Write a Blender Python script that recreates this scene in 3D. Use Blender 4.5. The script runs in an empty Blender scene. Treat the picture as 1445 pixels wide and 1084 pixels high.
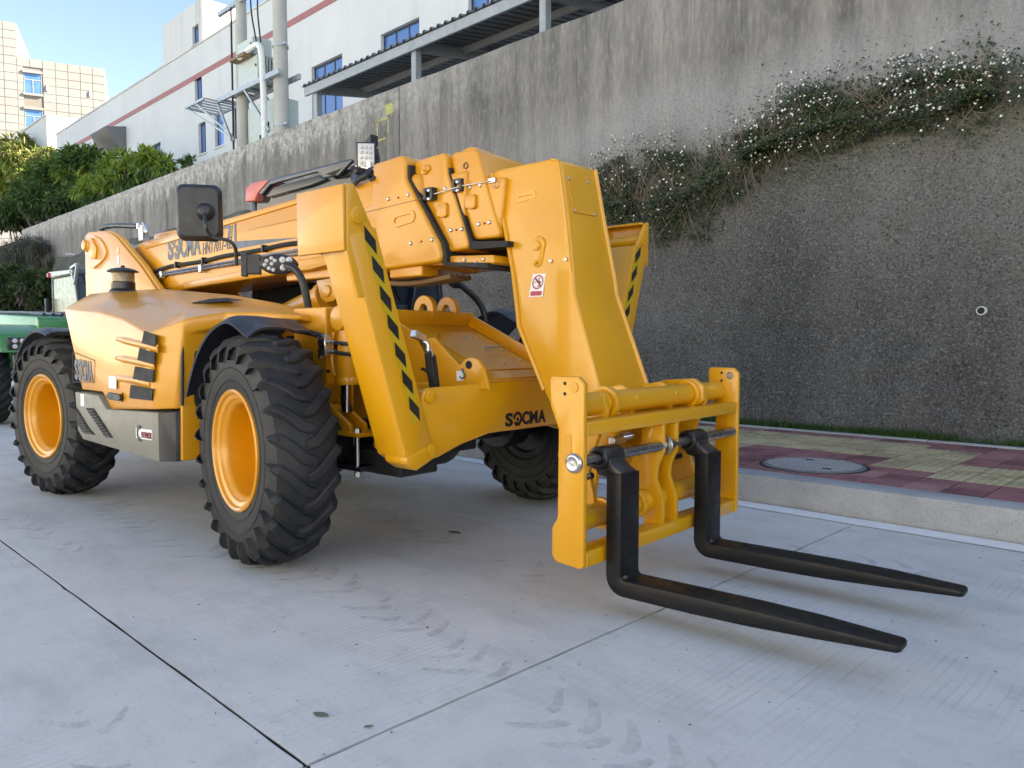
import bpy, bmesh, math, random
from mathutils import Vector, Matrix, noise
random.seed(7)
R = math.radians
sc = bpy.context.scene
COL = sc.collection

# ------------------------------------------------------------------ camera
FPX, PW, PH = 1085.0, 1445.0, 1084.0
CAM = Vector((0, 0, 1.2))
YAW = math.atan2(1102, 1085)
PIT = math.atan2(60, 1085)
fh = Vector((-math.cos(YAW), math.sin(YAW), 0))
rt = Vector((fh.y, -fh.x, 0))
fw = (fh * math.cos(PIT) - Vector((0, 0, 1)) * math.sin(PIT)).normalized()
upv = rt.cross(fw)
cam = bpy.data.cameras.new('camera')
cam.sensor_width = 36.0
cam.lens = 36.0 * FPX / PW
cam.clip_start = 0.05
cam.clip_end = 2000
camo = bpy.data.objects.new('camera', cam)
COL.objects.link(camo)
m3 = Matrix((rt, upv, -fw)).transposed()
camo.matrix_world = Matrix.Translation(CAM) @ m3.to_4x4()
sc.camera = camo

# ------------------------------------------------------------------ sky, sun, exposure
SUN_BEAR, SUN_EL = R(88), R(29)           # bearing clockwise from the view direction
sd = fh * math.cos(SUN_BEAR) + rt * math.sin(SUN_BEAR)
sun_dir = Vector((sd.x * math.cos(SUN_EL), sd.y * math.cos(SUN_EL), math.sin(SUN_EL)))
w = bpy.data.worlds.new('World')
sc.world = w
w.use_nodes = True
nt = w.node_tree
bg = nt.nodes['Background']
sky = nt.nodes.new('ShaderNodeTexSky')
sky.sky_type = 'NISHITA'
sky.sun_disc = False
sky.sun_elevation = SUN_EL
sky.sun_rotation = math.atan2(sun_dir.x, sun_dir.y)
sky.air_density = .7
sky.dust_density = .15
sky.ozone_density = 2.2
nt.links.new(sky.outputs[0], bg.inputs[0])
bg.inputs[1].default_value = 0.09
sl = bpy.data.lights.new('sun', 'SUN')
sl.energy = 5.0
sl.angle = R(0.5)
sl.color = (1.0, 0.96, 0.90)
so = bpy.data.objects.new('sun', sl)
COL.objects.link(so)
so.rotation_euler = (-sun_dir).to_track_quat('-Z', 'Y').to_euler()
so.location = sun_dir * 60
sc.view_settings.view_transform = 'Standard'
sc.view_settings.look = 'None'
sc.view_settings.gamma = 1.0
sc.view_settings.use_curve_mapping = False
sc.view_settings.exposure = 2.44
sc.view_settings.use_white_balance = True
sc.view_settings.white_balance_temperature = 8500

# ------------------------------------------------------------------ material helpers
def newmat(name):
    m = bpy.data.materials.new(name)
    m.use_nodes = True
    return m, m.node_tree, m.node_tree.nodes['Principled BSDF']
def nd(t, typ, **kw):
    n = t.nodes.new(typ)
    for k, v in kw.items():
        if k.startswith('_'):
            setattr(n, k[1:], v)
        else:
            key = int(k[1:]) if k[0] == 'i' and k[1:].isdigit() else k.replace('__', ' ')
            if hasattr(v, 'is_linked') or isinstance(v, bpy.types.NodeSocket):
                t.links.new(v, n.inputs[key])
            else:
                n.inputs[key].default_value = v
    return n
def c4(c): return (c[0], c[1], c[2], 1.0)
def pos(t): return t.nodes.new('ShaderNodeNewGeometry').outputs['Position']
def ocoord(t): return t.nodes.new('ShaderNodeTexCoord').outputs['Object']
def mapped(t, v, sx, sy, sz):
    return nd(t, 'ShaderNodeMapping', Vector=v, Scale=(sx, sy, sz)).outputs[0]
def noi(t, v, scale, detail=4, rough=.55):
    return nd(t, 'ShaderNodeTexNoise', Vector=v, Scale=scale, Detail=detail, Roughness=rough).outputs[0]
def ramp(t, fac, a, b, ca=(0, 0, 0), cb=(1, 1, 1)):
    if a > b: a, b, ca, cb = b, a, cb, ca
    if a < 0 or b > 1:
        fac = mth(t, 'MULTIPLY', mth(t, 'SUBTRACT', fac, a), 1.0 / (b - a), True)
        a, b = 0.0, 1.0
    n = t.nodes.new('ShaderNodeValToRGB')
    t.links.new(fac, n.inputs[0])
    e = n.color_ramp.elements
    e[0].position, e[1].position = a, b
    e[0].color, e[1].color = c4(ca), c4(cb)
    return n.outputs[0]
def mix(t, fac, a, b, mode='MIX'):
    n = t.nodes.new('ShaderNodeMix')
    n.data_type = 'RGBA'
    n.blend_type = mode
    for i, v in ((0, fac), (6, a), (7, b)):
        if isinstance(v, bpy.types.NodeSocket): t.links.new(v, n.inputs[i])
        elif i == 0: n.inputs[0].default_value = v
        else: n.inputs[i].default_value = c4(v)
    return n.outputs[2]
def mth(t, op, a, b=0.0, clamp=False):
    n = t.nodes.new('ShaderNodeMath')
    n.operation = op
    n.use_clamp = clamp
    for i, v in ((0, a), (1, b)):
        if isinstance(v, bpy.types.NodeSocket): t.links.new(v, n.inputs[i])
        else: n.inputs[i].default_value = v
    return n.outputs[0]
def bump(t, p, h, strength=.3, dist=.01):
    b = nd(t, 'ShaderNodeBump', Height=h, Strength=strength, Distance=dist)
    t.links.new(b.outputs[0], p.inputs['Normal'])
def sep(t, v):
    n = t.nodes.new('ShaderNodeSeparateXYZ')
    t.links.new(v, n.inputs[0])
    return n.outputs
def plain(name, col, rough=.5, metal=0.0, coat=0.0, var=.12, scale=6.0, bmp=0.0, bscale=150.0, rvar=.1, coatr=.08):
    m, t, p = newmat(name)
    v = ocoord(t)
    n = noi(t, v, scale, 5)
    d = tuple(max(0, c * (1 - var)) for c in col)
    l = tuple(min(1, c * (1 + var)) for c in col)
    t.links.new(ramp(t, n, .3, .7, d, l), p.inputs['Base Color'])
    t.links.new(ramp(t, noi(t, v, scale * 2.3, 4), .3, .7, (rough - rvar,) * 3, (rough + rvar,) * 3), p.inputs['Roughness'])
    p.inputs['Metallic'].default_value = metal
    p.inputs['Coat Weight'].default_value = coat
    p.inputs['Coat Roughness'].default_value = coatr
    if bmp: bump(t, p, noi(t, v, bscale, 3), bmp, .004)
    return m

def paint(name, col, rough=.38, coat=.45):
    m, t, p = newmat(name)
    v = ocoord(t)
    base = ramp(t, noi(t, v, 2.2, 4), .3, .75, tuple(c * .95 for c in col), tuple(min(1, c * 1.05) for c in col))
    dust = ramp(t, noi(t, v, 3, 4, .6), .4, .9)
    nz = sep(t, t.nodes.new('ShaderNodeNewGeometry').outputs['Normal'])[2]
    upf = mth(t, 'MULTIPLY', ramp(t, nz, .5, 1.0), dust)
    base = mix(t, mth(t, 'MULTIPLY', upf, .10), base, (.45, .36, .24))
    t.links.new(base, p.inputs['Base Color'])
    t.links.new(ramp(t, noi(t, v, 3, 4, .6), .3, .8, (rough - .04,) * 3, (rough + .06,) * 3), p.inputs['Roughness'])
    p.inputs['Coat Weight'].default_value = coat
    p.inputs['Coat Roughness'].default_value = .1
    bump(t, p, noi(t, v, 60, 2), .018, .004)
    return m

M = {}
M['yellow'] = paint('yellow_paint', (.70, .30, .012))
M['yellow_gloss'] = paint('glossy_yellow_paint', (.70, .30, .016), .34, .4)
M['yellow_bright'] = paint('lit_tint_yellow_paint', (.72, .328, .010))  # tint mostly from lighting, put into the yellow; decals share it
M['olive'] = plain('hazard_yellow', (.55, .36, .01), .5)
M['black'] = plain('black_paint', (.012, .012, .014), .4, coat=.2)
M['black_matt'] = plain('matt_black', (.014, .014, .016), .7)
M['plastic'] = plain('black_plastic', (.022, .024, .028), .42, bmp=.05, bscale=400)
M['mudguard'] = plain('mudguard_plastic', (.03, .034, .045), .38, bmp=.08, bscale=250)
M['grey'] = plain('grey_panel_paint', (.21, .205, .175), .5, var=.06, bmp=.02, bscale=90)
M['darkgrey'] = plain('dark_grey_paint', (.045, .045, .045), .5)
M['steel'] = plain('zinc_steel', (.55, .55, .56), .3, 1.0)
M['chrome'] = plain('chrome_rod', (.75, .76, .78), .12, 1.0, var=.04, rvar=.04)
M['shaft'] = plain('worn_steel_shaft', (.35, .36, .38), .28, 1.0, bmp=.05, bscale=60)
M['white'] = plain('white_sticker', (.78, .78, .78), .4, var=.04)
M['red'] = plain('red_print', (.42, .02, .05), .4, var=.05)
M['maroon'] = plain('maroon_print', (.25, .02, .04), .4, var=.05)
M['blue'] = plain('slate_blue_print', (.095, .125, .175), .45, var=.06)
M['pink'] = plain('faded_red_plastic', (.62, .16, .15), .4)
M['cabframe'] = plain('cab_frame_paint', (.035, .045, .065), .35, coat=.3)
M['green'] = paint('green_paint', (.035, .21, .06), .4, .3)
M['lightgreen'] = paint('pale_green_paint', (.16, .40, .22), .45, .2)
M['lens'] = plain('lamp_lens', (.58, .58, .57), .12, 0.0, coat=.5, var=.05)
M['amber'] = plain('tinted_bowl', (.25, .17, .07), .15, coat=.6)
M['cream'] = plain('cream_glass_reflection', (.30, .30, .22), .3)  # cream reflection on the green cab's glass, put into the colour
M['rust'] = plain('dusty_brown_steel', (.20, .12, .06), .6)

def rubber():
    m, t, p = newmat('tyre_rubber')
    v = ocoord(t)
    dust = ramp(t, noi(t, v, 5, 6, .7), .42, .8)
    base = mix(t, mth(t, 'MULTIPLY', dust, .45), (.014, .015, .017), (.075, .07, .066))
    t.links.new(base, p.inputs['Base Color'])
    p.inputs['Roughness'].default_value = .62
    p.inputs['Specular IOR Level'].default_value = .35
    bump(t, p, noi(t, v, 90, 4), .12, .003)
    return m
M['rubber'] = rubber()
def glass(name, col, rough=.06):
    m, t, p = newmat(name)
    n = noi(t, ocoord(t), .6, 2)
    t.links.new(ramp(t, n, .3, .7, tuple(c * .8 for c in col), tuple(c * 1.2 for c in col)), p.inputs['Base Color'])
    p.inputs['Roughness'].default_value = rough
    p.inputs['Metallic'].default_value = 0.0
    p.inputs['Specular IOR Level'].default_value = 1.0 if col[2] > .3 else .45
    bump(t, p, n, .05, .05)
    return m
M['glass_blue'] = glass('blue_window_glass', (.06, .16, .42))
M['glass_dark'] = glass('dark_cab_glass', (.03, .04, .05))
M['glass_pale'] = glass('pale_reflection_glass', (.35, .45, .45), .15)  # pale reflection put into the glass colour

def fork_mat():
    m, t, p = newmat('worn_black_fork_steel')
    v = ocoord(t)
    worn = ramp(t, noi(t, mapped(t, v, 4, 14, 14), 2.5, 6, .7), .5, .75)
    t.links.new(mix(t, mth(t, 'MULTIPLY', worn, .45), (.006, .0065, .008), (.05, .034, .026)), p.inputs['Base Color'])
    t.links.new(ramp(t, noi(t, v, 20, 5), .3, .7, (.32,) * 3, (.55,) * 3), p.inputs['Roughness'])
    bump(t, p, noi(t, v, 55, 5, .7), .12, .003)
    return m
M['fork'] = fork_mat()
M['fork'].node_tree.nodes['Principled BSDF'].inputs['Specular IOR Level'].default_value = .3

def road_mat():
    m, t, p = newmat('tined_concrete')
    v = pos(t)
    big = noi(t, v, .45, 5, .6)
    mid = noi(t, v, 3.2, 6, .65)
    fine = noi(t, v, 52, 5, .78)
    col = ramp(t, big, .3, .7, (.555, .548, .53), (.68, .667, .64))
    col = mix(t, mth(t, 'MULTIPLY', ramp(t, mid, .45, .75), .35), col, (.38, .38, .38))
    col = mix(t, mth(t, 'MULTIPLY', ramp(t, fine, .42, .66), .38), col, (.74, .73, .71))
    pits = ramp(t, noi(t, v, 22, 3, .6), .66, .72)
    col = mix(t, mth(t, 'MULTIPLY', pits, .35), col, (.2, .19, .18))
    blot = ramp(t, noi(t, mapped(t, v, 1, 2.2, 1), 1.4, 7, .72), .48, .62)
    col = mix(t, mth(t, 'MULTIPLY', blot, .28), col, (.33, .33, .33))
    # tining grooves run across the road
    x = sep(t, v)[0]
    wob = mth(t, 'ADD', x, mth(t, 'MULTIPLY', noi(t, v, 1.2, 2), .05))
    saw = mth(t, 'SINE', mth(t, 'MULTIPLY', wob, 2 * math.pi / .034))
    g = mth(t, 'POWER', mth(t, 'MAXIMUM', saw, 0.0), 6.0)
    amt = mth(t, 'MULTIPLY', ramp(t, noi(t, v, .9, 4), .42, .62), ramp(t, noi(t, mapped(t, v, 30, 2, 1), 1.0, 2), .35, .6))
    g = mth(t, 'MULTIPLY', g, amt)
    near = ramp(t, mth(t, 'MULTIPLY_ADD', x, .12), 0, 1)
    col = mix(t, mth(t, 'MULTIPLY', g, .34), col, (.2, .2, .2))
    t.links.new(col, p.inputs['Base Color'])
    t.links.new(ramp(t, mid, .3, .7, (.62,) * 3, (.85,) * 3), p.inputs['Roughness'])
    h = mth(t, 'SUBTRACT', mth(t, 'MULTIPLY', fine, .35), g)
    bump(t, p, h, .35, .004)
    return m
M['road'] = road_mat()
M['joint'] = plain('joint_sealant', (.016, .016, .017), .8, bmp=.3, bscale=80)
def concrete(name, a, b, scale=3.0, bscale=60, bs=.3, rough=.85, speck=.25):
    m, t, p = newmat(name)
    v = pos(t)
    col = ramp(t, noi(t, v, scale, 6, .65), .3, .7, a, b)
    col = mix(t, mth(t, 'MULTIPLY', ramp(t, noi(t, v, bscale * 1.7, 3, .7), .5, .7), speck), col, tuple(c * .55 for c in a))
    t.links.new(col, p.inputs['Base Color'])
    p.inputs['Roughness'].default_value = rough
    bump(t, p, noi(t, v, bscale, 4, .7), bs, .006)
    return m
M['kerb'] = concrete('granite_kerb', (.32, .325, .33), (.44, .44, .445), 4, 62, .35, .85, .6)
M['whiteline'] = concrete('white_road_paint', (.76, .755, .745), (.86, .855, .845), 5, 60, .2, .6, .12)
M['ground'] = concrete('bare_ground', (.22, .21, .18), (.34, .32, .28), .3, 12, .4)
M['pole'] = concrete('pole_concrete', (.36, .36, .33), (.48, .47, .43), 1.5, 40, .2)
M['facade'] = None
def tile_mat(name, a, b, groove=None):
    m, t, p = newmat(name)
    v = pos(t)
    col = ramp(t, noi(t, v, 2.0, 5, .65), .3, .7, a, b)
    stain = ramp(t, noi(t, v, 3.4, 7, .75), .54, .63)
    col = mix(t, mth(t, 'MULTIPLY', stain, .6), col, tuple(c * .33 for c in a))
    lf = ramp(t, noi(t, mapped(t, v, 9, 5, 9), 3, 4), .66, .72)
    col = mix(t, mth(t, 'MULTIPLY', lf, .5), col, (.06, .045, .03))
    t.links.new(col, p.inputs['Base Color'])
    p.inputs['Roughness'].default_value = .75
    bump(t, p, noi(t, v, 90, 4, .7), .35, .004)
    return m
M['tile_red'] = tile_mat('red_paver', (.28, .105, .11), (.36, .16, .155))
M['tile_pink'] = tile_mat('pale_red_paver', (.36, .165, .16), (.44, .22, .21))
M['tile_yellow'] = tile_mat('buff_tactile_paver', (.46, .375, .215), (.56, .475, .30))
M['tile_buff'] = tile_mat('worn_buff_tactile_paver', (.37, .295, .175), (.48, .40, .26))
M['tile_dark'] = tile_mat('dark_red_paver', (.19, .07, .075), (.26, .105, .11))

def upper_wall():
    m, t, p = newmat('streaked_retaining_concrete')
    v = pos(t)
    X, Y, Z = sep(t, v)
    streak = noi(t, mapped(t, v, 1.6, 1, .16), 1.6, 7, .65)
    fine = noi(t, mapped(t, v, 5, 5, 1.2), 4, 6, .7)
    grain = noi(t, v, 45, 4, .7)
    col = ramp(t, streak, .33, .68, (.10, .096, .09), (.28, .268, .248))
    col = mix(t, mth(t, 'MULTIPLY', ramp(t, fine, .5, .72), .5), col, (.37, .35, .32))
    col = mix(t, mth(t, 'MULTIPLY', ramp(t, fine, .5, .28), .3), col, (.06, .06, .06))
    # pale lime drips under the top edge, stronger to the far end
    dz = mth(t, 'SUBTRACT', Z, 4.75)
    drip = mth(t, 'ADD', dz, mth(t, 'MULTIPLY', mth(t, 'SUBTRACT', noi(t, mapped(t, v, 2.0, 1, .55), 2.2, 7, .7), .5), 2.8))
    farx = mth(t, 'MULTIPLY', mth(t, 'SUBTRACT', -8.0, X), .16, True)
    dm = mth(t, 'MULTIPLY', ramp(t, drip, .45, .75), farx)
    col = mix(t, mth(t, 'MULTIPLY', mth(t, 'MULTIPLY', dm, ramp(t, noi(t, v, 7, 5, .7), .35, .6)), .8), col, (.50, .49, .46))
    # smooth grey repair below the drips
    # cement overspray above the planted ledge
    oz = mth(t, 'ADD', Z, mth(t, 'MULTIPLY', mth(t, 'SUBTRACT', noi(t, v, .8, 4), .5), .9))
    nearx = ramp(t, mth(t, 'MULTIPLY', mth(t, 'ADD', X, 10.0), .3), 0, 1)
    band = mth(t, 'MULTIPLY', mth(t, 'MULTIPLY', ramp(t, oz, 3.5, 3.95), ramp(t, oz, 4.75, 4.2)), nearx)
    col = mix(t, mth(t, 'MULTIPLY', band, .5), col, (.38, .38, .385))
    sp = ramp(t, noi(t, v, 30, 3, .8), .50, .62)
    spm = mth(t, 'MULTIPLY', mth(t, 'MULTIPLY', sp, ramp(t, oz, 5.0, 3.9)), nearx)
    col = mix(t, mth(t, 'MULTIPLY', spm, .5), col, (.05, .05, .05))
    t.links.new(col, p.inputs['Base Color'])
    p.inputs['Roughness'].default_value = .9
    bump(t, p, mth(t, 'ADD', mth(t, 'MULTIPLY', grain, mth(t, 'ADD', mth(t, 'MULTIPLY', band, 2.0), .4)), fine), .5, .012)
    return m
M['wall'] = upper_wall()

def shotcrete():
    m, t, p = newmat('rough_shotcrete')
    v = pos(t)
    X, Y, Z = sep(t, v)
    big = noi(t, mapped(t, v, 1.0, 1, .45), .9, 7, .68)
    g1 = noi(t, v, 42, 4, .72)
    g2 = noi(t, v, 60, 2, .7)
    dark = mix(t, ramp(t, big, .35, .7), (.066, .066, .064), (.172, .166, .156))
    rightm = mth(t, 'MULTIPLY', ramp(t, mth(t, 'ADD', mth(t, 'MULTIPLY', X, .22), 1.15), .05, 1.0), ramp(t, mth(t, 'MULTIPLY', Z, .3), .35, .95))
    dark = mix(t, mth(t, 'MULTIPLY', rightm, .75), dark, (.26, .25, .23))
    pale = ramp(t, noi(t, v, 1.3, 6, .7), .60, .72)
    low = ramp(t, mth(t, 'MULTIPLY', Z, .4), .75, .1)
    dark = mix(t, mth(t, 'MULTIPLY', mth(t, 'MULTIPLY', pale, low), .7), dark, (.24, .24, .23))
    col = mix(t, mth(t, 'MULTIPLY', ramp(t, g1, .53, .67), .65), dark, (.34, .335, .32))
    col = mix(t, mth(t, 'MULTIPLY', ramp(t, g1, .46, .34), .9), col, (.02, .02, .02))
    mossz = mth(t, 'ADD', Z, mth(t, 'MULTIPLY', mth(t, 'SUBTRACT', noi(t, v, 1.1, 5), .5), 2.2))
    moss = mth(t, 'MULTIPLY', ramp(t, mossz, 2.9, 3.5), ramp(t, g2, .40, .62))
    col = mix(t, mth(t, 'MULTIPLY', moss, .55), col, (.035, .075, .022))
    t.links.new(col, p.inputs['Base Color'])
    p.inputs['Roughness'].default_value = .95
    bump(t, p, mth(t, 'ADD', g1, mth(t, 'MULTIPLY', g2, .4)), .9, .03)
    return m
M['shotcrete'] = shotcrete()

def white_wall():
    m, t, p = newmat('white_rendered_wall')
    v = pos(t)
    col = ramp(t, noi(t, v, .35, 5, .6), .3, .7, (.56, .57, .58), (.66, .66, .66))
    st = ramp(t, noi(t, mapped(t, v, 1.3, 1.3, .05), 1.2, 6, .7), .56, .75)
    col = mix(t, mth(t, 'MULTIPLY', st, .3), col, (.42, .38, .33))
    t.links.new(col, p.inputs['Base Color'])
    p.inputs['Roughness'].default_value = .8
    bump(t, p, noi(t, v, 8, 4), .15, .02)
    return m
M['factory'] = white_wall()
def rusty_white():
    m, t, p = newmat('rust_streaked_white_wall')
    v = pos(t)
    Z = sep(t, v)[2]
    st = ramp(t, noi(t, mapped(t, v, 2.2, 2.2, .04), 1.3, 4, .6), .52, .66)
    up = ramp(t, mth(t, 'SUBTRACT', Z, 14.2), .1, 2.4)
    col = mix(t, mth(t, 'MULTIPLY', mth(t, 'MULTIPLY', st, up), .6), (.60, .60, .59), (.30, .20, .13))
    t.links.new(col, p.inputs['Base Color'])
    p.inputs['Roughness'].default_value = .8
    return m
M['tower'] = rusty_white()
M['stripe'] = plain('dull_red_stripe', (.36, .13, .13), .6)
M['beige'] = concrete('beige_cladding', (.20, .203, .21), (.235, .238, .245), .25, 3, .1, .6, .05)
M['beige_back'] = plain('cladding_joint', (.17, .16, .15), .8)
M['metal_roof'] = plain('grey_corrugated_steel', (.16, .165, .17), .45, .3)
M['canopy_steel'] = plain('painted_canopy_steel', (.30, .33, .35), .5)
M['cabinet'] = plain('pale_grey_green_cabinet', (.46, .52, .48), .45, var=.05)
M['galv'] = plain('galvanised_steel', (.42, .43, .43), .45, .6)
M['pvc'] = plain('white_pvc', (.72, .72, .70), .45, var=.05)
M['dark_frame'] = plain('dark_window_frame', (.03, .035, .045), .5)
M['yellow_mark'] = plain('yellow_chalk_paint', (.38, .40, .13), .8, var=.3, scale=30)

def leaf(name, a, b, trans=.3):
    m, t, p = newmat(name)
    n = nd(t, 'ShaderNodeTexNoise', Vector=pos(t), Scale=1.3, Detail=3.0).outputs[0]
    rnd = t.nodes.new('ShaderNodeNewGeometry').outputs['Random Per Island']
    f = mth(t, 'ADD', mth(t, 'MULTIPLY', n, .6), mth(t, 'MULTIPLY', rnd, .5))
    t.links.new(ramp(t, f, .3, .85, a, b), p.inputs['Base Color'])
    p.inputs['Roughness'].default_value = .5
    tr = t.nodes.new('ShaderNodeBsdfTranslucent')
    t.links.new(ramp(t, f, .3, .85, a, b), tr.inputs[0])
    ms = t.nodes.new('ShaderNodeMixShader')
    ms.inputs[0].default_value = trans
    t.links.new(p.outputs[0], ms.inputs[1])
    t.links.new(tr.outputs[0], ms.inputs[2])
    t.links.new(ms.outputs[0], t.nodes['Material Output'].inputs[0])
    return m
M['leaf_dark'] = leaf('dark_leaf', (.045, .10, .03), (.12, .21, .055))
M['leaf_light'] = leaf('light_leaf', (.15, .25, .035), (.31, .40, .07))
M['leaf_pale'] = leaf('pale_leaf', (.14, .17, .05), (.30, .31, .11))
M['leaf_vine'] = leaf('vine_leaf', (.022, .05, .018), (.085, .125, .04))
M['leaf_dry'] = leaf('dry_leaf', (.05, .045, .035), (.12, .10, .075), .1)
M['leaf_fallen'] = leaf('fallen_leaf', (.10, .115, .09), (.17, .18, .14), .05)
M['grass'] = leaf('grass_blade', (.03, .075, .015), (.08, .15, .03))
M['petal'] = plain('white_petal', (.8, .8, .78), .6, var=.03)
M['bark'] = concrete('bark', (.10, .08, .06), (.2, .17, .13), 5, 30, .5)
M['twig'] = concrete('dry_twig', (.16, .12, .09), (.26, .2, .16), 5, 30, .3)
M['scuff'] = None
def scuff():
    m, t, p = newmat('tyre_scuff')
    v = pos(t)
    t.links.new(ramp(t, noi(t, v, 30, 4), .3, .7, (.30, .30, .305), (.38, .38, .38)), p.inputs['Base Color'])
    p.inputs['Roughness'].default_value = .8
    a = mth(t, 'MULTIPLY', ramp(t, noi(t, v, 11, 6, .75), .38, .75), .36)
    t.links.new(a, p.inputs['Alpha'])
    return m
M['scuff'] = scuff()
def manhole():
    m, t, p = newmat('cast_manhole')
    v = ocoord(t)
    col = ramp(t, noi(t, v, 6, 6, .7), .3, .7, (.30, .31, .32), (.42, .43, .44))
    t.links.new(col, p.inputs['Base Color'])
    p.inputs['Roughness'].default_value = .6
    bump(t, p, noi(t, v, 120, 3), .2, .003)
    return m
M['manhole'] = manhole()
M['manhole_base'] = plain('worn_manhole_plate', (.17, .175, .18), .6, bmp=.1)

# ------------------------------------------------------------------ mesh builder
class B:
    def __init__(s): s.bm = bmesh.new()
    def faces(s, vs, fs):
        v = [s.bm.verts.new(p) for p in vs]
        for f in fs:
            try: s.bm.faces.new([v[i] for i in f])
            except ValueError: pass
        return v
    def prism(s, pts, a, b, ax='y'):
        def mk(p, h):
            return (p[0], h, p[1]) if ax == 'y' else (h, p[0], p[1]) if ax == 'x' else (p[0], p[1], h)
        n = len(pts)
        return s.faces([mk(p, a) for p in pts] + [mk(p, b) for p in pts],
                [list(range(n)), list(range(2 * n - 1, n - 1, -1))] + [[i, i + n, (i + 1) % n + n, (i + 1) % n] for i in range(n)])
    def box(s, x0, x1, y0, y1, z0, z1):
        return s.prism([(x0, z0), (x1, z0), (x1, z1), (x0, z1)], y0, y1)
    def obox(s, c, u, v, n_):
        c, u, v, n_ = map(Vector, (c, u, v, n_))
        vs = [c + u * a + v * b + n_ * d for a in (-1, 1) for b in (-1, 1) for d in (-1, 1)]
        return s.faces(vs, [(0, 1, 3, 2), (4, 6, 7, 5), (0, 4, 5, 1), (2, 3, 7, 6), (0, 2, 6, 4), (1, 5, 7, 3)])
    def bar(s, p0, p1, wu, wv, ref=(0, 0, 1)):
        p0, p1 = Vector(p0), Vector(p1)
        d = p1 - p0
        u = d.cross(Vector(ref))
        if u.length < 1e-6: u = d.cross(Vector((1, 0, 0)))
        u.normalize()
        v = u.cross(d).normalized()
        return s.obox((p0 + p1) / 2, d / 2, u * wu / 2, v * wv / 2)
    def cyl(s, p0, p1, r, r1=None, n=20, caps=True):
        r1 = r if r1 is None else r1
        return s.lathe(p0, Vector(p1) - Vector(p0), [(r, 0), (r1, (Vector(p1) - Vector(p0)).length)], n, caps)
    def lathe(s, c, axis, prof, n=24, caps=True, closed=False):
        c, d = Vector(c), Vector(axis).normalized()
        u = d.orthogonal().normalized()
        v = d.cross(u)
        rings = []
        for (r, h) in prof:
            rings.append([s.bm.verts.new(c + d * h + (u * math.cos(2 * math.pi * i / n) + v * math.sin(2 * math.pi * i / n)) * r) for i in range(n)])
        k = len(rings)
        for j in range(k if closed else k - 1):
            a, b = rings[j], rings[(j + 1) % k]
            for i in range(n):
                s.bm.faces.new((a[i], a[(i + 1) % n], b[(i + 1) % n], b[i]))
        if caps and not closed:
            s.bm.faces.new(rings[0][::-1])
            s.bm.faces.new(rings[-1])
    def tube(s, pts, r, n=8, caps=True, sm=0):
        pts = [Vector(p) for p in pts]
        if sm and isinstance(r, (list, tuple)):
            r0 = list(r)
            nn_ = len(pts)
            for _ in range(sm): nn_ = 2 * (nn_ - 1) + 2
            r = [r0[min(int(i * (len(r0) - 1) / (nn_ - 1)), len(r0) - 2)] * (1 - (i * (len(r0) - 1) / (nn_ - 1) - min(int(i * (len(r0) - 1) / (nn_ - 1)), len(r0) - 2))) + r0[min(int(i * (len(r0) - 1) / (nn_ - 1)), len(r0) - 2) + 1] * (i * (len(r0) - 1) / (nn_ - 1) - min(int(i * (len(r0) - 1) / (nn_ - 1)), len(r0) - 2)) for i in range(nn_)]
        for _ in range(sm):
            q = [pts[0]]
            for a, b in zip(pts, pts[1:]): q += [a * .75 + b * .25, a * .25 + b * .75]
            pts = q + [pts[-1]]
        d0 = (pts[1] - pts[0]).normalized()
        u = d0.orthogonal().normalized()
        rings = []
        for i, p in enumerate(pts):
            d = (pts[min(i + 1, len(pts) - 1)] - pts[max(i - 1, 0)]).normalized()
            u = (u - d * u.dot(d)).normalized()
            v = d.cross(u)
            rr = r[i] if isinstance(r, (list, tuple)) else r
            rings.append([s.bm.verts.new(p + (u * math.cos(2 * math.pi * k / n) + v * math.sin(2 * math.pi * k / n)) * rr) for k in range(n)])
        for a, b in zip(rings, rings[1:]):
            for i in range(n): s.bm.faces.new((a[i], a[(i + 1) % n], b[(i + 1) % n], b[i]))
        if caps:
            s.bm.faces.new(rings[0][::-1])
            s.bm.faces.new(rings[-1])
    def loft(s, rings, caps=True):
        rs = [[s.bm.verts.new(p) for p in r] for r in rings]
        n = len(rs[0])
        for a, b in zip(rs, rs[1:]):
            for i in range(n): s.bm.faces.new((a[i], a[(i + 1) % n], b[(i + 1) % n], b[i]))
        if caps:
            s.bm.faces.new(rs[0][::-1])
            s.bm.faces.new(rs[-1])
    def done(s, name, m, parent=None, bev=.004, seg=2, ang=30, recalc=True, smooth=True):
        bm = s.bm
        if recalc: bmesh.ops.recalc_face_normals(bm, faces=bm.faces)
        if bev:
            es = [e for e in bm.edges if len(e.link_faces) == 2 and e.calc_face_angle(0) > R(ang)]
            if es: bmesh.ops.bevel(bm, geom=es, offset=bev, offset_type='OFFSET', segments=seg, profile=.5, affect='EDGES', clamp_overlap=True)
        me = bpy.data.meshes.new(name)
        bm.to_mesh(me)
        bm.free()
        me.materials.append(M[m] if isinstance(m, str) else m)
        if smooth:
            for p in me.polygons: p.use_smooth = True
            me.set_sharp_from_angle(angle=R(ang if not bev else 40))
        return link(name, me, parent)
def link(name, me, parent=None):
    o = bpy.data.objects.new(name, me)
    COL.objects.link(o)
    if parent is not None: o.parent = parent
    return o
def thing(name, label, cat, loc=(0, 0, 0), rz=0, group=None):
    o = bpy.data.objects.new(name, None)
    o.empty_display_size = .2
    COL.objects.link(o)
    o.location = loc
    o.rotation_euler = (0, 0, rz)
    return tag(o, label, cat, group)
def tag(o, label, cat, group=None):
    o['label'] = label
    o['category'] = cat
    if group: o['group'] = group
    return o
def kind(o, k):
    o['kind'] = k
    return o
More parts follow.
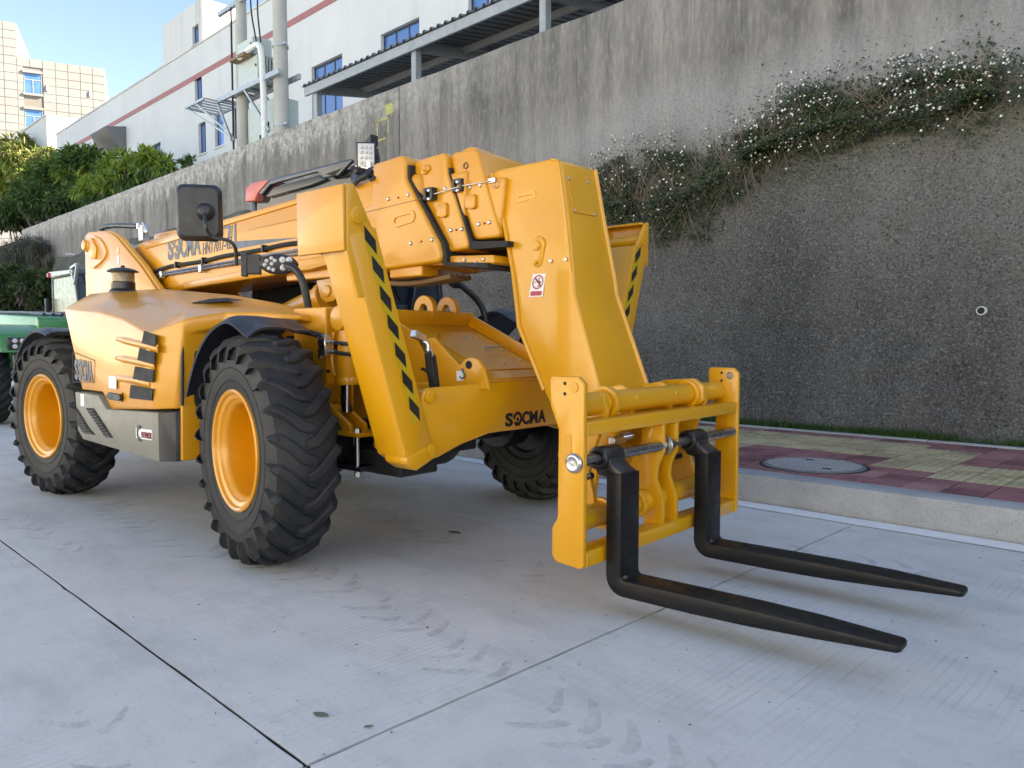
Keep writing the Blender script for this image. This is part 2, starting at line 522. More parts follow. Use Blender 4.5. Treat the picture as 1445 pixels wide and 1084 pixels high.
def sub(parent, name):
    o = bpy.data.objects.new(name, None)
    o.empty_display_size = .1
    COL.objects.link(o)
    o.parent = parent
    return o
def copy_tree(o, parent=None):
    c = o.copy()
    COL.objects.link(c)
    if parent is not None: c.parent = parent
    for ch in list(o.children): copy_tree(ch, c)
    return c
def lettering(body, size, name, m, parent, org, ux, uz, shear=0.0, off=.0, width=None, ext=.0015):
    """flat raised print: text laid along ux with up uz"""
    cu = bpy.data.curves.new(name, 'FONT')
    cu.body = body
    cu.size = size
    cu.shear = shear
    cu.offset = off
    cu.extrude = ext
    cu.resolution_u = 3
    tmp = bpy.data.objects.new('tmp', cu)
    me = bpy.data.meshes.new_from_object(tmp)
    bpy.data.objects.remove(tmp)
    ux, uz = Vector(ux).normalized(), Vector(uz).normalized()
    n = ux.cross(uz)
    uz = n.cross(ux) if abs(ux.dot(uz)) < 1e-3 else uz
    xs = [v.co.x for v in me.vertices]
    k = 1.0 if width is None else width / (max(xs) - min(xs))
    x0 = min(xs)
    for v in me.vertices:
        c = v.co.copy()
        v.co = Vector(org) + ux * (c.x - x0) * k + uz * c.y + n * c.z
    me.name = name
    me.materials.append(M[m])
    return link(name, me, parent)

def U(px, py, ax, val):
    """world point seen at a photo pixel on the plane axis=val"""
    d = fw + rt * ((px - PW / 2) / FPX) - upv * ((py - PH / 2) / FPX)
    return CAM + d * ((val - CAM[ax]) / d[ax])


# ================================================================== SETTING
# ground sheet, far out to the horizon
g = B(); g.faces([(-900, -900, -.2), (900, -900, -.2), (900, 5.0, -.2), (-900, 5.0, -.2)], [(0, 1, 2, 3)])
kind(g.done('ground', 'ground', bev=0), 'structure')
g = B()
g.faces([(-900, 8.95, 5.6), (900, 8.95, 5.6), (900, 900, 5.6), (-900, 900, 5.6)], [(0, 1, 2, 3)])
kind(g.done('upper_terrace_ground', 'ground', bev=0), 'structure')

# road: cast slabs with sealed joints between
road = B(); road.faces([(-90, -7.0, -.009), (40, -7.0, -.009), (40, 5.34, -.009), (-90, 5.34, -.009)], [(0, 1, 2, 3)])
road = kind(road.done('road', 'joint', bev=0), 'structure')
def slab(x0, x1, y0, y1, fine):
    g = B()
    step = .06 if fine else 1.0
    def edge(a, b, fixed, axis, sgn):
        n = max(2, int(abs(b - a) / step))
        out = []
        for i in range(n):
            q = a + (b - a) * i / n
            j = (noise.noise(Vector((q * 5, fixed * 3.1, sgn))) * .004 + max(0, noise.noise(Vector((q * 11, fixed, 4 + sgn))) - .45) * .03) if (fine and i) else 0
            out.append((q, fixed + sgn * (.007 + j)) if axis == 'x' else (fixed + sgn * (.007 + j), q))
        return out
    pts = edge(x0 + .007, x1 - .007, y0, 'x', 1) + edge(y0 + .007, y1 - .007, x1, 'y', -1) + edge(x1 - .007, x0 + .007, y1, 'x', -1) + edge(y1 - .007, y0 + .007, x0, 'y', 1)
    g.prism(pts, -.008, 0, 'z')
    return g.done('slab', 'road', road, bev=0, smooth=False)
for k in range(-14, 5):
    x0 = -1.90 + 3.8 * k
    for (y0, y1) in ((-2.9, 1.10), (1.10, 5.10)):
        slab(x0, x0 + 3.8, y0, y1, -3 <= k <= 1)
for k in range(-2, 1):
    slab(-1.9 + 15.2 * k * 1.0 - 11.4, -1.9 + 15.2 * k + 3.8, -6.9, -2.9, False)
g = B(); g.box(-70, 30, 5.104, 5.335, -.008, -.002)
g.done('gutter_strip', 'road', road, bev=0, smooth=False)
g = B()
x = -70.0
while x < 20:
    L = random.uniform(.8, 1.4)
    n = 14
    y0 = [5.122 + noise.noise(Vector((x + L * i / n, 0, 3)) * 3) * .008 for i in range(n + 1)]
    y1 = [5.302 + noise.noise(Vector((x + L * i / n, 9, 3)) * 3) * .012 for i in range(n + 1)]
    vs = [(x + L * i / n, y0[i], .003) for i in range(n + 1)] + [(x + L * i / n, y1[i], .003) for i in range(n + 1)]
    g.faces(vs, [(i, i + 1, n + 2 + i, n + 1 + i) for i in range(n)])
    x += L
kind(g.done('road_edge_line', 'whiteline', bev=0), 'structure')

# sidewalk with granite kerbs and pavers
sw = B(); sw.box(-70, 25, 5.60, 8.36, -.1, .186)
sw = kind(sw.done('sidewalk', 'joint', bev=0), 'structure')
def kerb(x0, x1):
    g = B(); g.box(x0 + .004, x1 - .004, 5.345, 5.605, -.15, .2)
    return g.done('kerb_stone', 'kerb', sw, bev=.014, seg=2)
x = -.62
for k in range(-13, 6): kerb(x + k * 2.4 - 2.4, x + k * 2.4)
g = B()
for k in range(-40, 0): g.box(-27 - 43 + k * 0 + (k + 40) * 1.06, -27 - 43 + (k + 40) * 1.06 + 1.05, 5.345, 5.605, -.15, .2)
kind(g.done('far_kerb_stones', 'kerb', sw, bev=0), 'stuff')
def edging(x0, x1):
    g = B(); g.box(x0 + .003, x1 - .003, 8.34, 8.43, .0, .215)
    return g.done('edging_stone', 'kerb', sw, bev=.008, seg=1)
for k in range(-14, 4): edging(-1.4 + k * 1.0, -.4 + k * 1.0)
TX, TY = .25, .272
def tilecol(cx, cy):
    yl = False
    if cx < -3.2: yl = 6.9 < cy < 7.95 if cx > -3.45 else 6.15 < cy < 7.95
    elif cx < -2.3: yl = 7.0 < cy < 7.98
    elif cx < -1.72: yl = 6.5 < cy < 7.8
    elif cx < -.2: yl = 6.15 < cy < 7.05
    if cx < -6: yl = 7.0 < cy < 7.95
    return ('tile_yellow' if random.random() < .6 else 'tile_buff') if yl else random.choice(['tile_red', 'tile_red', 'tile_pink', 'tile_dark'])
MHX, MHY, MHR = -2.59, 6.10, .405
def tile_into(g, cx, cy, yellow, jig=True):
    z = .2 + (random.uniform(-.003, .002) if jig else 0)
    x0, x1, y0, y1 = cx - TX / 2 + .0045, cx + TX / 2 - .0045, cy - TY / 2 + .0045, cy + TY / 2 - .0045
    g.box(x0, x1, y0, y1, .17, z)
    if yellow:                                   # raised guide ribs
        for i in range(4):
            cxr = x0 + (x1 - x0) * (i + .5) / 4
            g.prism([(cxr - .02, z - .001), (cxr + .02, z - .001), (cxr + .013, z + .005), (cxr - .013, z + .005)], y0 + .012, y1 - .012)
far = {}
ny = 10
for i in range(-80, 40):
    cx = -2.03 + (i + .5) * TX
    if cx > 6 or cx < -22: continue
    for j in range(ny):
        cy = 5.612 + (j + .5) * TY
        c = tilecol(cx, cy)
        # the part of a paver under the manhole ring is left out
        if math.hypot(cx - MHX, cy - MHY) < MHR - .10: continue
        if -5.1 < cx < -.55:
            g = B(); tile_into(g, cx, cy, c in ('tile_yellow', 'tile_buff'))
            g.done('paver', c, sw, bev=0, smooth=False)
        else:
            tile_into(far.setdefault(c, B()), cx, cy, False)
for c, g in far.items(): kind(g.done('distant_pavers', c, sw, bev=0, smooth=False), 'stuff')
# manhole
mh = thing('manhole_cover', 'round grey steel manhole cover set in the red pavers', 'manhole cover', (MHX, MHY, .2))
g = B(); g.lathe((0, 0, -.02), (0, 0, 1), [(MHR - .012, 0), (MHR - .012, .026), (MHR - .03, .03)], 48)
cv = g.done('cover_plate', 'manhole_base', mh, bev=0)
g = B(); g.lathe((0, 0, -.02), (0, 0, 1), [(MHR - .006, 0), (MHR + .012, 0), (MHR + .012, .022), (MHR - .006, .024)], 48, closed=True)
g.done('frame_ring', 'joint', mh, bev=0)
g = B()
for i in range(-14, 15):
    for j in range(-14, 15):
        x, y = i * .028, j * .028
        if math.hypot(x, y) > MHR - .05: continue
        a = R(45) if (i + j) % 2 else R(-45)
        dx, dy = math.cos(a) * .0155, math.sin(a) * .0155
        px, py = -math.sin(a) * .0065, math.cos(a) * .0065
        g.faces([(x - dx, y - dy, .0095), (x + px, y + py, .0095), (x + dx, y + dy, .0095), (x - px, y - py, .0095), (x, y, .016)], [(0, 1, 4), (1, 2, 4), (2, 3, 4), (3, 0, 4)])
kind(g.done('tread_studs', 'manhole', mh, bev=0), 'stuff')
for (a, r) in ((2.1, .22), (-.75, .24)):
    g = B(); g.box(math.cos(a) * r - .03, math.cos(a) * r + .03, math.sin(a) * r - .012, math.sin(a) * r + .012, .008, .0165)
    g.done('lifting_slot', 'joint', mh, bev=0)

# soil strip and grass at the wall foot
g = B(); g.box(-40, 20, 8.43, 9.0, -.1, .19)
kind(g.done('verge_soil', 'ground', bev=0), 'structure')
g = B()
for k in range(15000):
    x = random.uniform(-9, 2.0)
    d = noise.noise(Vector((x * 1.3, 0, 0)))
    if d < -.22 and random.random() < .7: continue
    y = random.uniform(8.43, 8.57)
    h = random.uniform(.04, .12) * (1 + d * .5)
    a = random.uniform(0, 6.28)
    lx, ly = random.uniform(-.035, .035), random.uniform(-.05, .03)
    dx, dy = math.cos(a) * .006, math.sin(a) * .006
    g.faces([(x - dx, y - dy, .188), (x + dx, y + dy, .188), (x + lx, y + ly, .19 + h)], [(0, 1, 2)])
kind(g.done('grass', 'grass', bev=0, recalc=False, smooth=False), 'stuff')

# ------------------------------------------------------------------ retaining wall
WY, WT = 8.70, 5.83
wall = thing('retaining_wall', 'long streaked grey concrete retaining wall with rough lower face behind the yellow telehandler', 'retaining wall', (0, 0, 0))
def panel(x0, x1):
    g = B()
    n = max(2, int((x1 - x0) / .25))
    pts = [(x0 + .012, -.3), (x1 - .012, -.3)]
    pts += [(x1 - .012 - (x1 - x0 - .024) * i / n, WT + noise.noise(Vector((x1 - (x1 - x0) * i / n, 2, 7)) * 1.7) * .02) for i in range(n + 1)]
    g.prism(pts, WY, WY + .32)
    return g.done('wall_panel', 'wall', wall, bev=.012, seg=1, smooth=False)
xs = [-37.2, -31.9, -21.7, -11.45, -1.1, 9.2, 19.5, 29.8]
for a, b in zip(xs, xs[1:]): panel(a, b)
def smooth01(t): t = max(0, min(1, t)); return t * t * (3 - 2 * t)
def ledge(x):      # height of the top of the shotcrete facing
    return 3.55 + .05 * math.sin(x * 1.7) - .55 * smooth01((-3.9 - x) / 1.8) * (1 - smooth01((-8 - x) / 4)) + .7 * smooth01((-12 - x) / 6)
def facing_off(x, z):
    zt = ledge(x)
    b = .05 + .03 * (1 - z / zt) + 1.9 * smooth01((-11 - x) / 7) * max(0, (zt - z)) / zt
    if x < -30: b *= max(0.0, 1 - ((-30 - x) / 4.5) ** 2)
    return b
g = B()
X0, X1 = -34.4, 12.0
xsl = []
x = X1
while x > X0:
    xsl.append(x)
    x -= .055 if -10 < x < .5 else .16
nz = 62
rows = []
for x in xsl:
    col = []
    zt = ledge(x)
    for j in range(nz + 1):
        z = .05 + (zt - .05) * j / nz
        q = Vector((x, 0, z))
        d = noise.fractal(q * 1.1, .8, 2.1, 3) * .06 + noise.fractal(q * 8.0, .6, 2.2, 3) * .018 + noise.noise(q * 21) * .010
        y = WY - facing_off(x, z) - d - .03
        col.append(g.bm.verts.new((x, min(y, WY - .01), z + noise.noise(q * 6) * .02)))
    col.append(g.bm.verts.new((x, WY + .02, zt + .04 + noise.noise(Vector((x * 3, 3, 0))) * .04)))
    rows.append(col)
for a, b in zip(rows, rows[1:]):
    for j in range(nz + 1): g.bm.faces.new((a[j], b[j], b[j + 1], a[j + 1]))
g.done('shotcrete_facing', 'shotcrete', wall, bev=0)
# weep pipes
def weep(x, z, y):
    t = thing('drain_pipe', 'small white plastic drain pipe end poking from the rough wall face', 'drain pipe', (x, y, z))
    g = B(); g.lathe((0, .25, 0), (0, -1, 0), [(.034, 0), (.042, 0), (.042, .27), (.034, .27)], 24, closed=True)
    g.done('pipe', 'pvc', t, bev=0)
    g = B(); g.lathe((0, -.02, 0), (0, 1, 0), [(.033, 0), (.033, .03)], 20)
    g.done('bore_disc', 'joint', t, bev=0)  # dark disc across the pipe mouth
    return t
weep(-2.02, 1.50, WY - facing_off(-2.0, 1.5) - .05)
t = weep(*[(lambda p: (p.x, p.z, p.y - .1))(U(98, 359, 1, 8.3))][0])
t['label'] = 'pale drain pipe end high on the grey wall left of the boom pivot plate'
# chalk-yellow survey marks
def mark(pts):
    g = B(); g.faces([(a, WY - .004, b) for a, b in pts], [list(range(len(pts)))])
    return g.done('paint_mark', 'yellow_mark', wall, bev=0)
mark([(-11.84, 5.38), (-11.62, 5.40), (-11.64, 5.58), (-11.86, 5.57)])
qx0, qx1, qz0, qz1 = -12.13, -11.76, 4.95, 5.34
for (a, b, c, d) in ((qx0, qx1, qz1 - .03, qz1), (qx0, qx1 - .1, qz0, qz0 + .03), (qx0, qx0 + .035, qz0, qz1), (qx1 - .03, qx1, qz0 + .1, qz1)):
    mark([(a, c), (b, c + .01), (b, d + .012), (a, d)])

# ------------------------------------------------------------------ hill beyond the wall end
g = B()
n = 60
def hillz(u, v): return v * 9.5
rows = []
for i in range(n):
    r_ = []
    for j in range(40):
        x = -33.2 - 40 * i / n
        y = 6.8 + 9 * j / 39
        zz = 5.9 * smooth01((y - 6.9 - .04 * (-33 - x)) / 3.2) - .1
        q = Vector((x, y, zz))
        zz += noise.fractal(q * .5, .8, 2, 4) * .5 * smooth01((y - 6.8) / 1.5)
        r_.append(g.bm.verts.new((x, y, zz)))
    rows.append(r_)
for a, b in zip(rows, rows[1:]):
    for j in range(39): g.bm.faces.new((a[j], b[j], b[j + 1], a[j + 1]))
kind(g.done('rough_hillside', 'shotcrete', bev=0), 'structure')

# ------------------------------------------------------------------ factory
FY = 16.0
fac = thing('factory_building', 'long white factory building with red stripe and small tower above the wall', 'building', (0, 0, 0))
F_X0, F_X1, FZ = -58.9, 34.0, 15.1
wins = [(-36.95, -36.15, 12.25, 13.7, 2, 1), (-36.65, -35.85, 10.05, 11.5, 2, 1), (-34.9, -34.0, 10.08, 11.6, 1, 2), (-33.15, -32.3, 10.08, 11.6, 1, 2),
        (-42.35, -41.2, 10.3, 11.5, 2, 1)]
for k in range(0, 12): wins.append((-26.5 + 4.45 * k, -24.4 + 4.45 * k, 9.5, 11.65, 3, 2))
wins.append((-37.1, -36.4, 14.7, 16.1, 2, 1))
# wall built as bands between the window openings
def wall_with_holes(g, x0, x1, z0, z1, holes, y0, y1):
    xs_ = sorted({x0, x1, *[h[0] for h in holes], *[h[1] for h in holes]})
    for a, b in zip(xs_, xs_[1:]):
        c = (a + b) / 2
        hs = sorted([(h[2], h[3]) for h in holes if h[0] < c < h[1]])
        z = z0
        for (p, q) in hs + [(z1, z1)]:
            if p > z + 1e-4: g.box(a, b, y0, y1, z, p)
            z = q
g = B()
wall_with_holes(g, F_X0, F_X1, 5.5, FZ, [h for h in wins if h[3] < FZ], FY, FY + .3)
g.done('front_wall', 'factory', fac, bev=0, smooth=False)
g = B()
g.box(F_X0, F_X1, FY + .3, FY + 22, 5.5, 14.6)
g.done('building_block', 'factory', fac, bev=0, smooth=False)
g = B(); g.box(F_X0 - .05, F_X1, FY - .06, FY + .36, FZ + .002, FZ + .10)
g.done('parapet_cap', 'factory', fac, bev=.02, seg=1)
g = B(); g.box(F_X0, F_X1, FY - .025, FY - .001, 13.60, 13.84)
g.done('red_stripe', 'stripe', fac, bev=0)
TX0, TX1, TZ = -40.65, -35.95, 17.15
g = B()
tw = [h for h in wins if h[2] > 14]
wall_with_holes(g, TX0, TX1, FZ + .11, TZ, [(h[0], h[1], FZ + .11, h[3]) for h in tw], FY, FY + .3)
g.box(TX0, TX1, FY + .3, FY + 7, FZ + .11, TZ)
tower = g.done('stair_tower', 'tower', fac, bev=.01, seg=1, smooth=False)
def window(x0, x1, z0, z1, nx, nz, parent, y, depth=.14):
    fr = B()
    fr.box(x0, x1, y, y + .06, z0, z0 + .06); fr.box(x0, x1, y, y + .06, z1 - .06, z1)
    fr.box(x0, x0 + .06, y, y + .06, z0 + .06, z1 - .06); fr.box(x1 - .06, x1, y, y + .06, z0 + .06, z1 - .06)
    for i in range(1, nx):
        c = x0 + (x1 - x0) * i / nx
        fr.box(c - .03, c + .03, y + .003, y + .057, z0 + .06, z1 - .06)
    for j in range(1, nz):
        c = z0 + (z1 - z0) * (.72 if nz == 2 else j / nz)
        fr.box(x0 + .06, x1 - .06, y + .006, y + .054, c - .03, c + .03)
    f = fr.done('window', 'dark_frame', parent, bev=0, smooth=False)
    for i in range(nx):
        a, b = x0 + .05 + (x1 - x0 - .1) * i / nx, x0 + .05 + (x1 - x0 - .1) * (i + 1) / nx
        p = B(); p.box(a, b, y + .02, y + .035, z0 + .05, z1 - .05)
        p.done('pane', 'glass_blue', f, bev=0)
    s = B(); s.box(x0 - .06, x1 + .06, y - .19, y + .05, z0 - .07, z0 - .001)
    s.done('sill', 'factory', f, bev=0)
    return f
for (a, b, c, d, nx, nz_) in wins:
    window(a, b, c if c < 14.5 else FZ + .115, d, nx, nz_, fac, FY + .13)
hood = B()
hood.prism([(FY - .001, 13.2), (FY - 1.1, 13.0), (FY - .35, 11.9), (FY - .001, 11.9)], -48.6, -46.0, 'x')
hood.done('vent_hood', 'metal_roof', fac, bev=.01, seg=1)

# low white annexe and far cream block
ann = thing('white_annexe', 'small sunlit white block at the far left end of the factory roof', 'building', tuple(U(66, 180, 0, -75)) [:2] + (5.5,), 0)
g = B()
pa = U(66, 163, 0, -75)
hh = pa.z - 5.5
g.box(-9, 0, 0, 9, 0, hh)
g.done('annexe_wall', 'factory', ann, bev=.02, seg=1)
g = B(); g.box(-9.1, .1, -.1, 9.1, hh + .002, hh + .12); g.done('annexe_roof_cap', 'factory', ann, bev=0)

crn = CAM + (fw + rt * ((147 - PW / 2) / FPX) - upv * ((97 - PH / 2) / FPX)) * 110
ang = R(64.7)
fd = fh * math.cos(ang) + rt * math.sin(ang)               # along the facade, away to the right
fn = Vector((fd.y, -fd.x, 0))                              # out of the facade
if fn.dot(fh) > 0: fn = -fn
cb = thing('cream_tiled_building', 'tall cream tiled office block sunlit beyond the bushes', 'building', (crn.x, crn.y, 0), math.atan2(fd.y, fd.x))
# local: x along facade (0 at right corner, negative left), y into building
sgn = 1 if Vector((-fd.y, fd.x, 0)).dot(fn) < 0 else -1
TOP = crn.z
SX, STOP = -10.6, TOP + 4.6
g = B()
g.box(-10.55, 0, sgn * .12, sgn * 14, 0, TOP); g.box(-40, -10.6, sgn * .12, sgn * 14, 0, STOP)
g.done('building_core', 'beige_back', cb, bev=0, smooth=False)
tw_, th_ = 1.52, 1.13
cwin = [(-9.9, -7.75, TOP - 4.7, TOP - 1.95), (-9.9, -7.75, TOP - 9.6, TOP - 6.9)]
big = B()
i = 0
for ci in range(0, 26):
    x1 = -ci * tw_
    x0 = x1 - tw_
    top = TOP if x1 > SX + .5 else STOP
    for rj in range(0, 32):
        z1 = top - rj * th_
        z0 = z1 - th_
        if z0 < 8: break
        if any(x1 > c[0] - .2 and x0 < c[1] + .2 and z1 > c[2] - .2 and z0 < c[3] + .2 for c in cwin):
            # keep the strips either side of the opening
            for (a, b) in ((x0, min(x1, cwin[0][0] - .05)), (max(x0, cwin[0][1] + .05), x1)):
                if b - a > .12: big.box(a + .02, b - .02, 0, sgn * .12, z0 + .02, z1 - .02)
            continue
        if ci < 14 and z1 > TOP - 15:
            g = B(); g.box(x0 + .03, x1 - .03, random.uniform(-.012, .0), sgn * .115, z0 + .03, z1 - .03)
            g.done('cladding_panel', 'beige', cb, bev=0, smooth=False)
        else: big.box(x0 + .03, x1 - .03, 0, sgn * .115, z0 + .03, z1 - .03)
kind(big.done('distant_cladding', 'beige', cb, bev=0, smooth=False), 'stuff')
for c in cwin:
    g = B(); g.box(c[0], c[1], sgn * .10, sgn * .118, c[2], c[3])
    wv = g.done('window', 'glass_blue', cb, bev=0)
    for (a, b, p, q) in ((c[0] - .1, c[1] + .1, c[3], c[3] + .35), (c[0] - .1, c[1] + .1, c[2] - .3, c[2])):
        g = B(); g.box(a, b, -sgn * .2, sgn * .11, p, q)
        g.done('window_surround', 'beige', wv, bev=0)
    g = B()
    zc = c[2] + (c[3] - c[2]) * .68
    g.box(c[0], c[1], sgn * .05, sgn * .098, zc - .05, zc + .05); g.box((c[0] + c[1]) / 2 - .05, (c[0] + c[1]) / 2 + .05, sgn * .05, sgn * .097, c[2], zc - .05)
    for q in (c[0], c[1] - .08): g.box(q, q + .08, sgn * .05, sgn * .096, c[2], c[3])
    g.done('window_frame', 'galv', wv, bev=0)
for (px, py) in ((13, 104), (75, 127), (128, 133)):
    dx = (px - 147) / 147 * 14.6
    # small wall lamps
    zz = TOP - (py - (97 - (147 - px) * .1)) * .101
    g = B(); g.lathe((dx, 0, zz - .45), (0, 0, 1), [(.08, 0), (.2, .12), (.2, .7), (.1, .9)], 10)
    g.done('wall_lamp', 'galv', cb, bev=0)

# ------------------------------------------------------------------ lean-to canopy on the terrace
CY0, CZ0 = 9.15, 6.86
cx0 = U(425, 122, 1, CY0).x
cpy = thing('metal_canopy', 'dark grey corrugated steel canopy on posts above the retaining wall', 'canopy', (0, 0, 0))
slope = .16
Y1 = 12.9
xe = 20.0
g = B()
pitch = .2
x = cx0
vs, fs = [], []
prof = [(0, 0), (.07, 0), (.095, .045), (.13, .045), (.155, 0)]
pts = []
while x < xe:
    for (a, b) in prof: pts.append((x + a, b))
    x += pitch
pts.append((x, 0))
n = len(pts)
for th in (0, -.008):
    for (a, b) in pts: vs += [(a, CY0, CZ0 + b + th), (a, Y1, CZ0 + b + slope * (Y1 - CY0) + th)]
for i in range(n - 1):
    fs.append((2 * i, 2 * i + 2, 2 * i + 3, 2 * i + 1))
    o_ = 2 * n
    fs.append((o_ + 2 * i, o_ + 2 * i + 1, o_ + 2 * i + 3, o_ + 2 * i + 2))
    fs.append((2 * i, o_ + 2 * i, o_ + 2 * i + 2, 2 * i + 2))
g.faces(vs, fs)
g.done('roof_sheet', 'metal_roof', cpy, bev=0, smooth=False)
g = B(); g.box(cx0 + .03, xe, CY0 + .05, CY0 + .11, CZ0 - .2, CZ0 - .012)
g.done('eave_beam', 'canopy_steel', cpy, bev=.006, seg=1)
for yy in (10.5, 11.8):
    g = B(); g.box(cx0 + .05, xe, yy, yy + .06, CZ0 + slope * (yy - CY0) - .14, CZ0 + slope * (yy - CY0) - .012)
    g.done('purlin', 'canopy_steel', cpy, bev=0)
px_ = cx0 + .35
post_x = [U(449, 140, 1, CY0 + .2).x, U(588, 80, 1, CY0 + .2).x, U(770, 20, 1, CY0 + .2).x]
while post_x[-1] < 16: post_x.append(post_x[-1] + 3.5)
for xx in post_x:
    g = B(); g.box(xx - .07, xx + .07, CY0 + .12, CY0 + .26, 5.6, CZ0 - .012)
    g.done('post', 'canopy_steel', cpy, bev=.008, seg=1)
    g = B()
    z0 = CZ0 + slope * .3
    g.bar((xx, CY0 + .27, CZ0 - .10), (xx, Y1 - .1, CZ0 - .10 + slope * (Y1 - CY0 - .35)), .1, .16)
    g.done('rafter', 'canopy_steel', cpy, bev=0)

# ------------------------------------------------------------------ utility poles and transformer station
def upole(x, y, r0, label):
    t = thing('utility_pole', label, 'utility pole', (x, y, 5.6), 0, 'concrete poles of the transformer platform')
    g = B(); g.lathe((0, 0, 0), (0, 0, 1), [(r0, 0), (r0 * .72, 9.5)], 24)
    g.done('pole_shaft', 'pole', t, bev=0)
    return t
PYY = 11.0
P1x = (U(342, 130, 1, PYY).x)
P2x = (U(396, 90, 1, PYY).x)
p1 = upole(P1x, PYY, .19, 'concrete utility pole on the left side of the transformer platform')
p2 = upole(P2x, PYY, .22, 'thicker concrete utility pole right of the green-grey cabinet with clamped white conduit')
for z in (1.55, 3.7):
    g = B(); g.lathe((0, 0, z), (0, 0, 1), [(.224, 0), (.224, .07)], 24)
    g.obox((.32, -.05, z + .035), (.08, 0, 0), (0, .03, 0), (0, 0, .03))
    g.done('clamp_band', 'galv', p2, bev=0)
g = B(); g.box(-1.3, 2.4 + .6, -.12, -.02, 5.55, 5.68); g.done('crossarm', 'galv', p1, bev=0)
g = B(); g.tube([(-.3, -.16, -.1), (-.26, -.18, 5.5)], .03, 8); g.done('earth_cable', 'black_matt', p1, bev=0)
plat = thing('transformer_platform', 'grey steel angle platform with diagonal braces slung between the concrete poles', 'platform', (P1x, PYY, 8.52))
W_ = P2x - P1x
def part(name, m, parent, fn, **k):
    g = B(); fn(g)
    return g.done(name, m, parent, **k)
for yy in (-.32, .3):
    part('side_rail', 'galv', plat, lambda g: g.box(-1.0, W_ + .5, yy - .04, yy + .04, -.1, .04), bev=.004, seg=1)
    for sx in (-1, 1):
        a, b = ((-.95, yy, -.1), (-.1, yy, -1.35)) if sx < 0 else ((W_ * .35, yy, -.1), (W_ - .1, yy, -1.5))
        part('diagonal_brace', 'galv', plat, lambda g: g.bar(a, b, .06, .06), bev=0)
part('outrigger_frame', 'galv', plat, lambda g: (g.box(-2.3, -1.0, -.75, -.69, -.07, .0), g.box(-2.3, -1.0, .3, .36, -.07, .0), g.box(-2.36, -2.3, -.75, .36, -.07, .0),
     [g.box(-2.3 + .26 * i, -2.26 + .26 * i, -.69, .3, -.05, -.01) for i in range(1, 6)], g.bar((-2.3, -.7, -.06), (-.15, -.2, -1.3), .05, .05), g.bar((-1.6, -.7, -.06), (-.15, -.2, -1.25), .05, .05)), bev=0)
for i in range(7):
    part('cross_slat', 'galv', plat, lambda g: g.box(-.9 + .5 * i, -.78 + .5 * i, -.28, .26, -.02, .03), bev=0)
def cabinet(name, label, x0, x1, y0, y1, z0, z1, doors):
    t = thing(name, label, 'electrical cabinet', ((x0 + x1) / 2, y0, z0))
    wx, wy, h = (x1 - x0), (y1 - y0), (z1 - z0)
    part('cabinet_body', 'cabinet', t, lambda g: g.box(-wx / 2, wx / 2, .03, wy, 0, h), bev=.012, seg=1)
    for i in range(doors):
        a = -wx / 2 + wx * i / doors
        d = part('cabinet_door', 'cabinet', t, lambda g: g.box(a + .02, a + wx / doors - .02, 0, .028, .03, h - .03), bev=.006, seg=1)
        part('door_handle', 'dark_frame', d, lambda g: g.box(a + (wx / doors - .12 if i == 0 else .06), a + (wx / doors - .07 if i == 0 else .11), -.03, -.001, h * .55, h * .63), bev=0)
    return t
ca = U(338, 170, 1, 10.5); cb_ = U(388, 150, 1, 10.5)
t = cabinet('meter_cabinet', 'large pale green-grey electrical cabinet standing under the platform between two poles', P1x + .26, P2x - .28, 11.02, 11.7, 5.6, 8.08, 2)
part('meter_window', 'dark_frame', t, lambda g: g.box(.16, .42, -.045, -.002, 1.55, 1.85), bev=.01, seg=1)
t = cabinet('transformer_box', 'grey steel transformer box resting on the platform slats', P1x + .24, P1x + 1.45, 10.75, 11.35, 8.57, 9.32, 1)
part('cooling_fin', 'cabinet', t, lambda g: [g.box(.62, .76, .1 + .09 * i, .14 + .09 * i, .1, .68) for i in range(5)], bev=0)
t = cabinet('switch_box', 'small grey switch box on top of the transformer box, rusty underneath', P1x + .24, P1x + 1.25, 10.72, 11.3, 9.36, 9.86, 1)
part('rusty_base', 'rust', t, lambda g: g.box(-.45, .45, -.25, .0, -.09, .0), bev=0)
cd = thing('cable_conduit', 'white plastic cable conduit bent out over the switch box and down the thick pole', 'conduit', (P2x, PYY, 5.6))
part('conduit_pipe', 'pvc', cd, lambda g: g.tube([(-1.55, -.45, 3.72), (-.75, -.40, 3.86), (-.48, -.36, 3.84), (-.40, -.33, 3.4), (-.32, -.32, 0)], .085, 12, sm=1), bev=0)
for i, (a, b) in enumerate((((-1.2, 0, 6.4), (-.75, -.3, 3.9)), ((-.65, 0, 6.4), (-.5, -.32, 3.9)))):
    t = thing('hanging_cable', ('left' if i == 0 else 'right') + ' one of two black cables drooping from insulators to the switch box', 'cable', (P2x, PYY, 5.6), 0, 'cables over the switch box')
    A, Bv = Vector(a), Vector(b)
    part('cable', 'black_matt', t, lambda g: g.tube([A, A + Vector((0, -.2, -.5)), A.lerp(Bv, .5) + Vector((-.15, -.15, -.1)), Bv], .022, 6, sm=2), bev=0)
    part('insulator', 'maroon', t, lambda g: g.lathe(A + Vector((0, 0, -.1)), (0, 0, 1), [(.05, 0), (.11, .06), (.05, .12), (.11, .18), (.05, .24), (.11, .3), (.04, .4)], 12), bev=0)

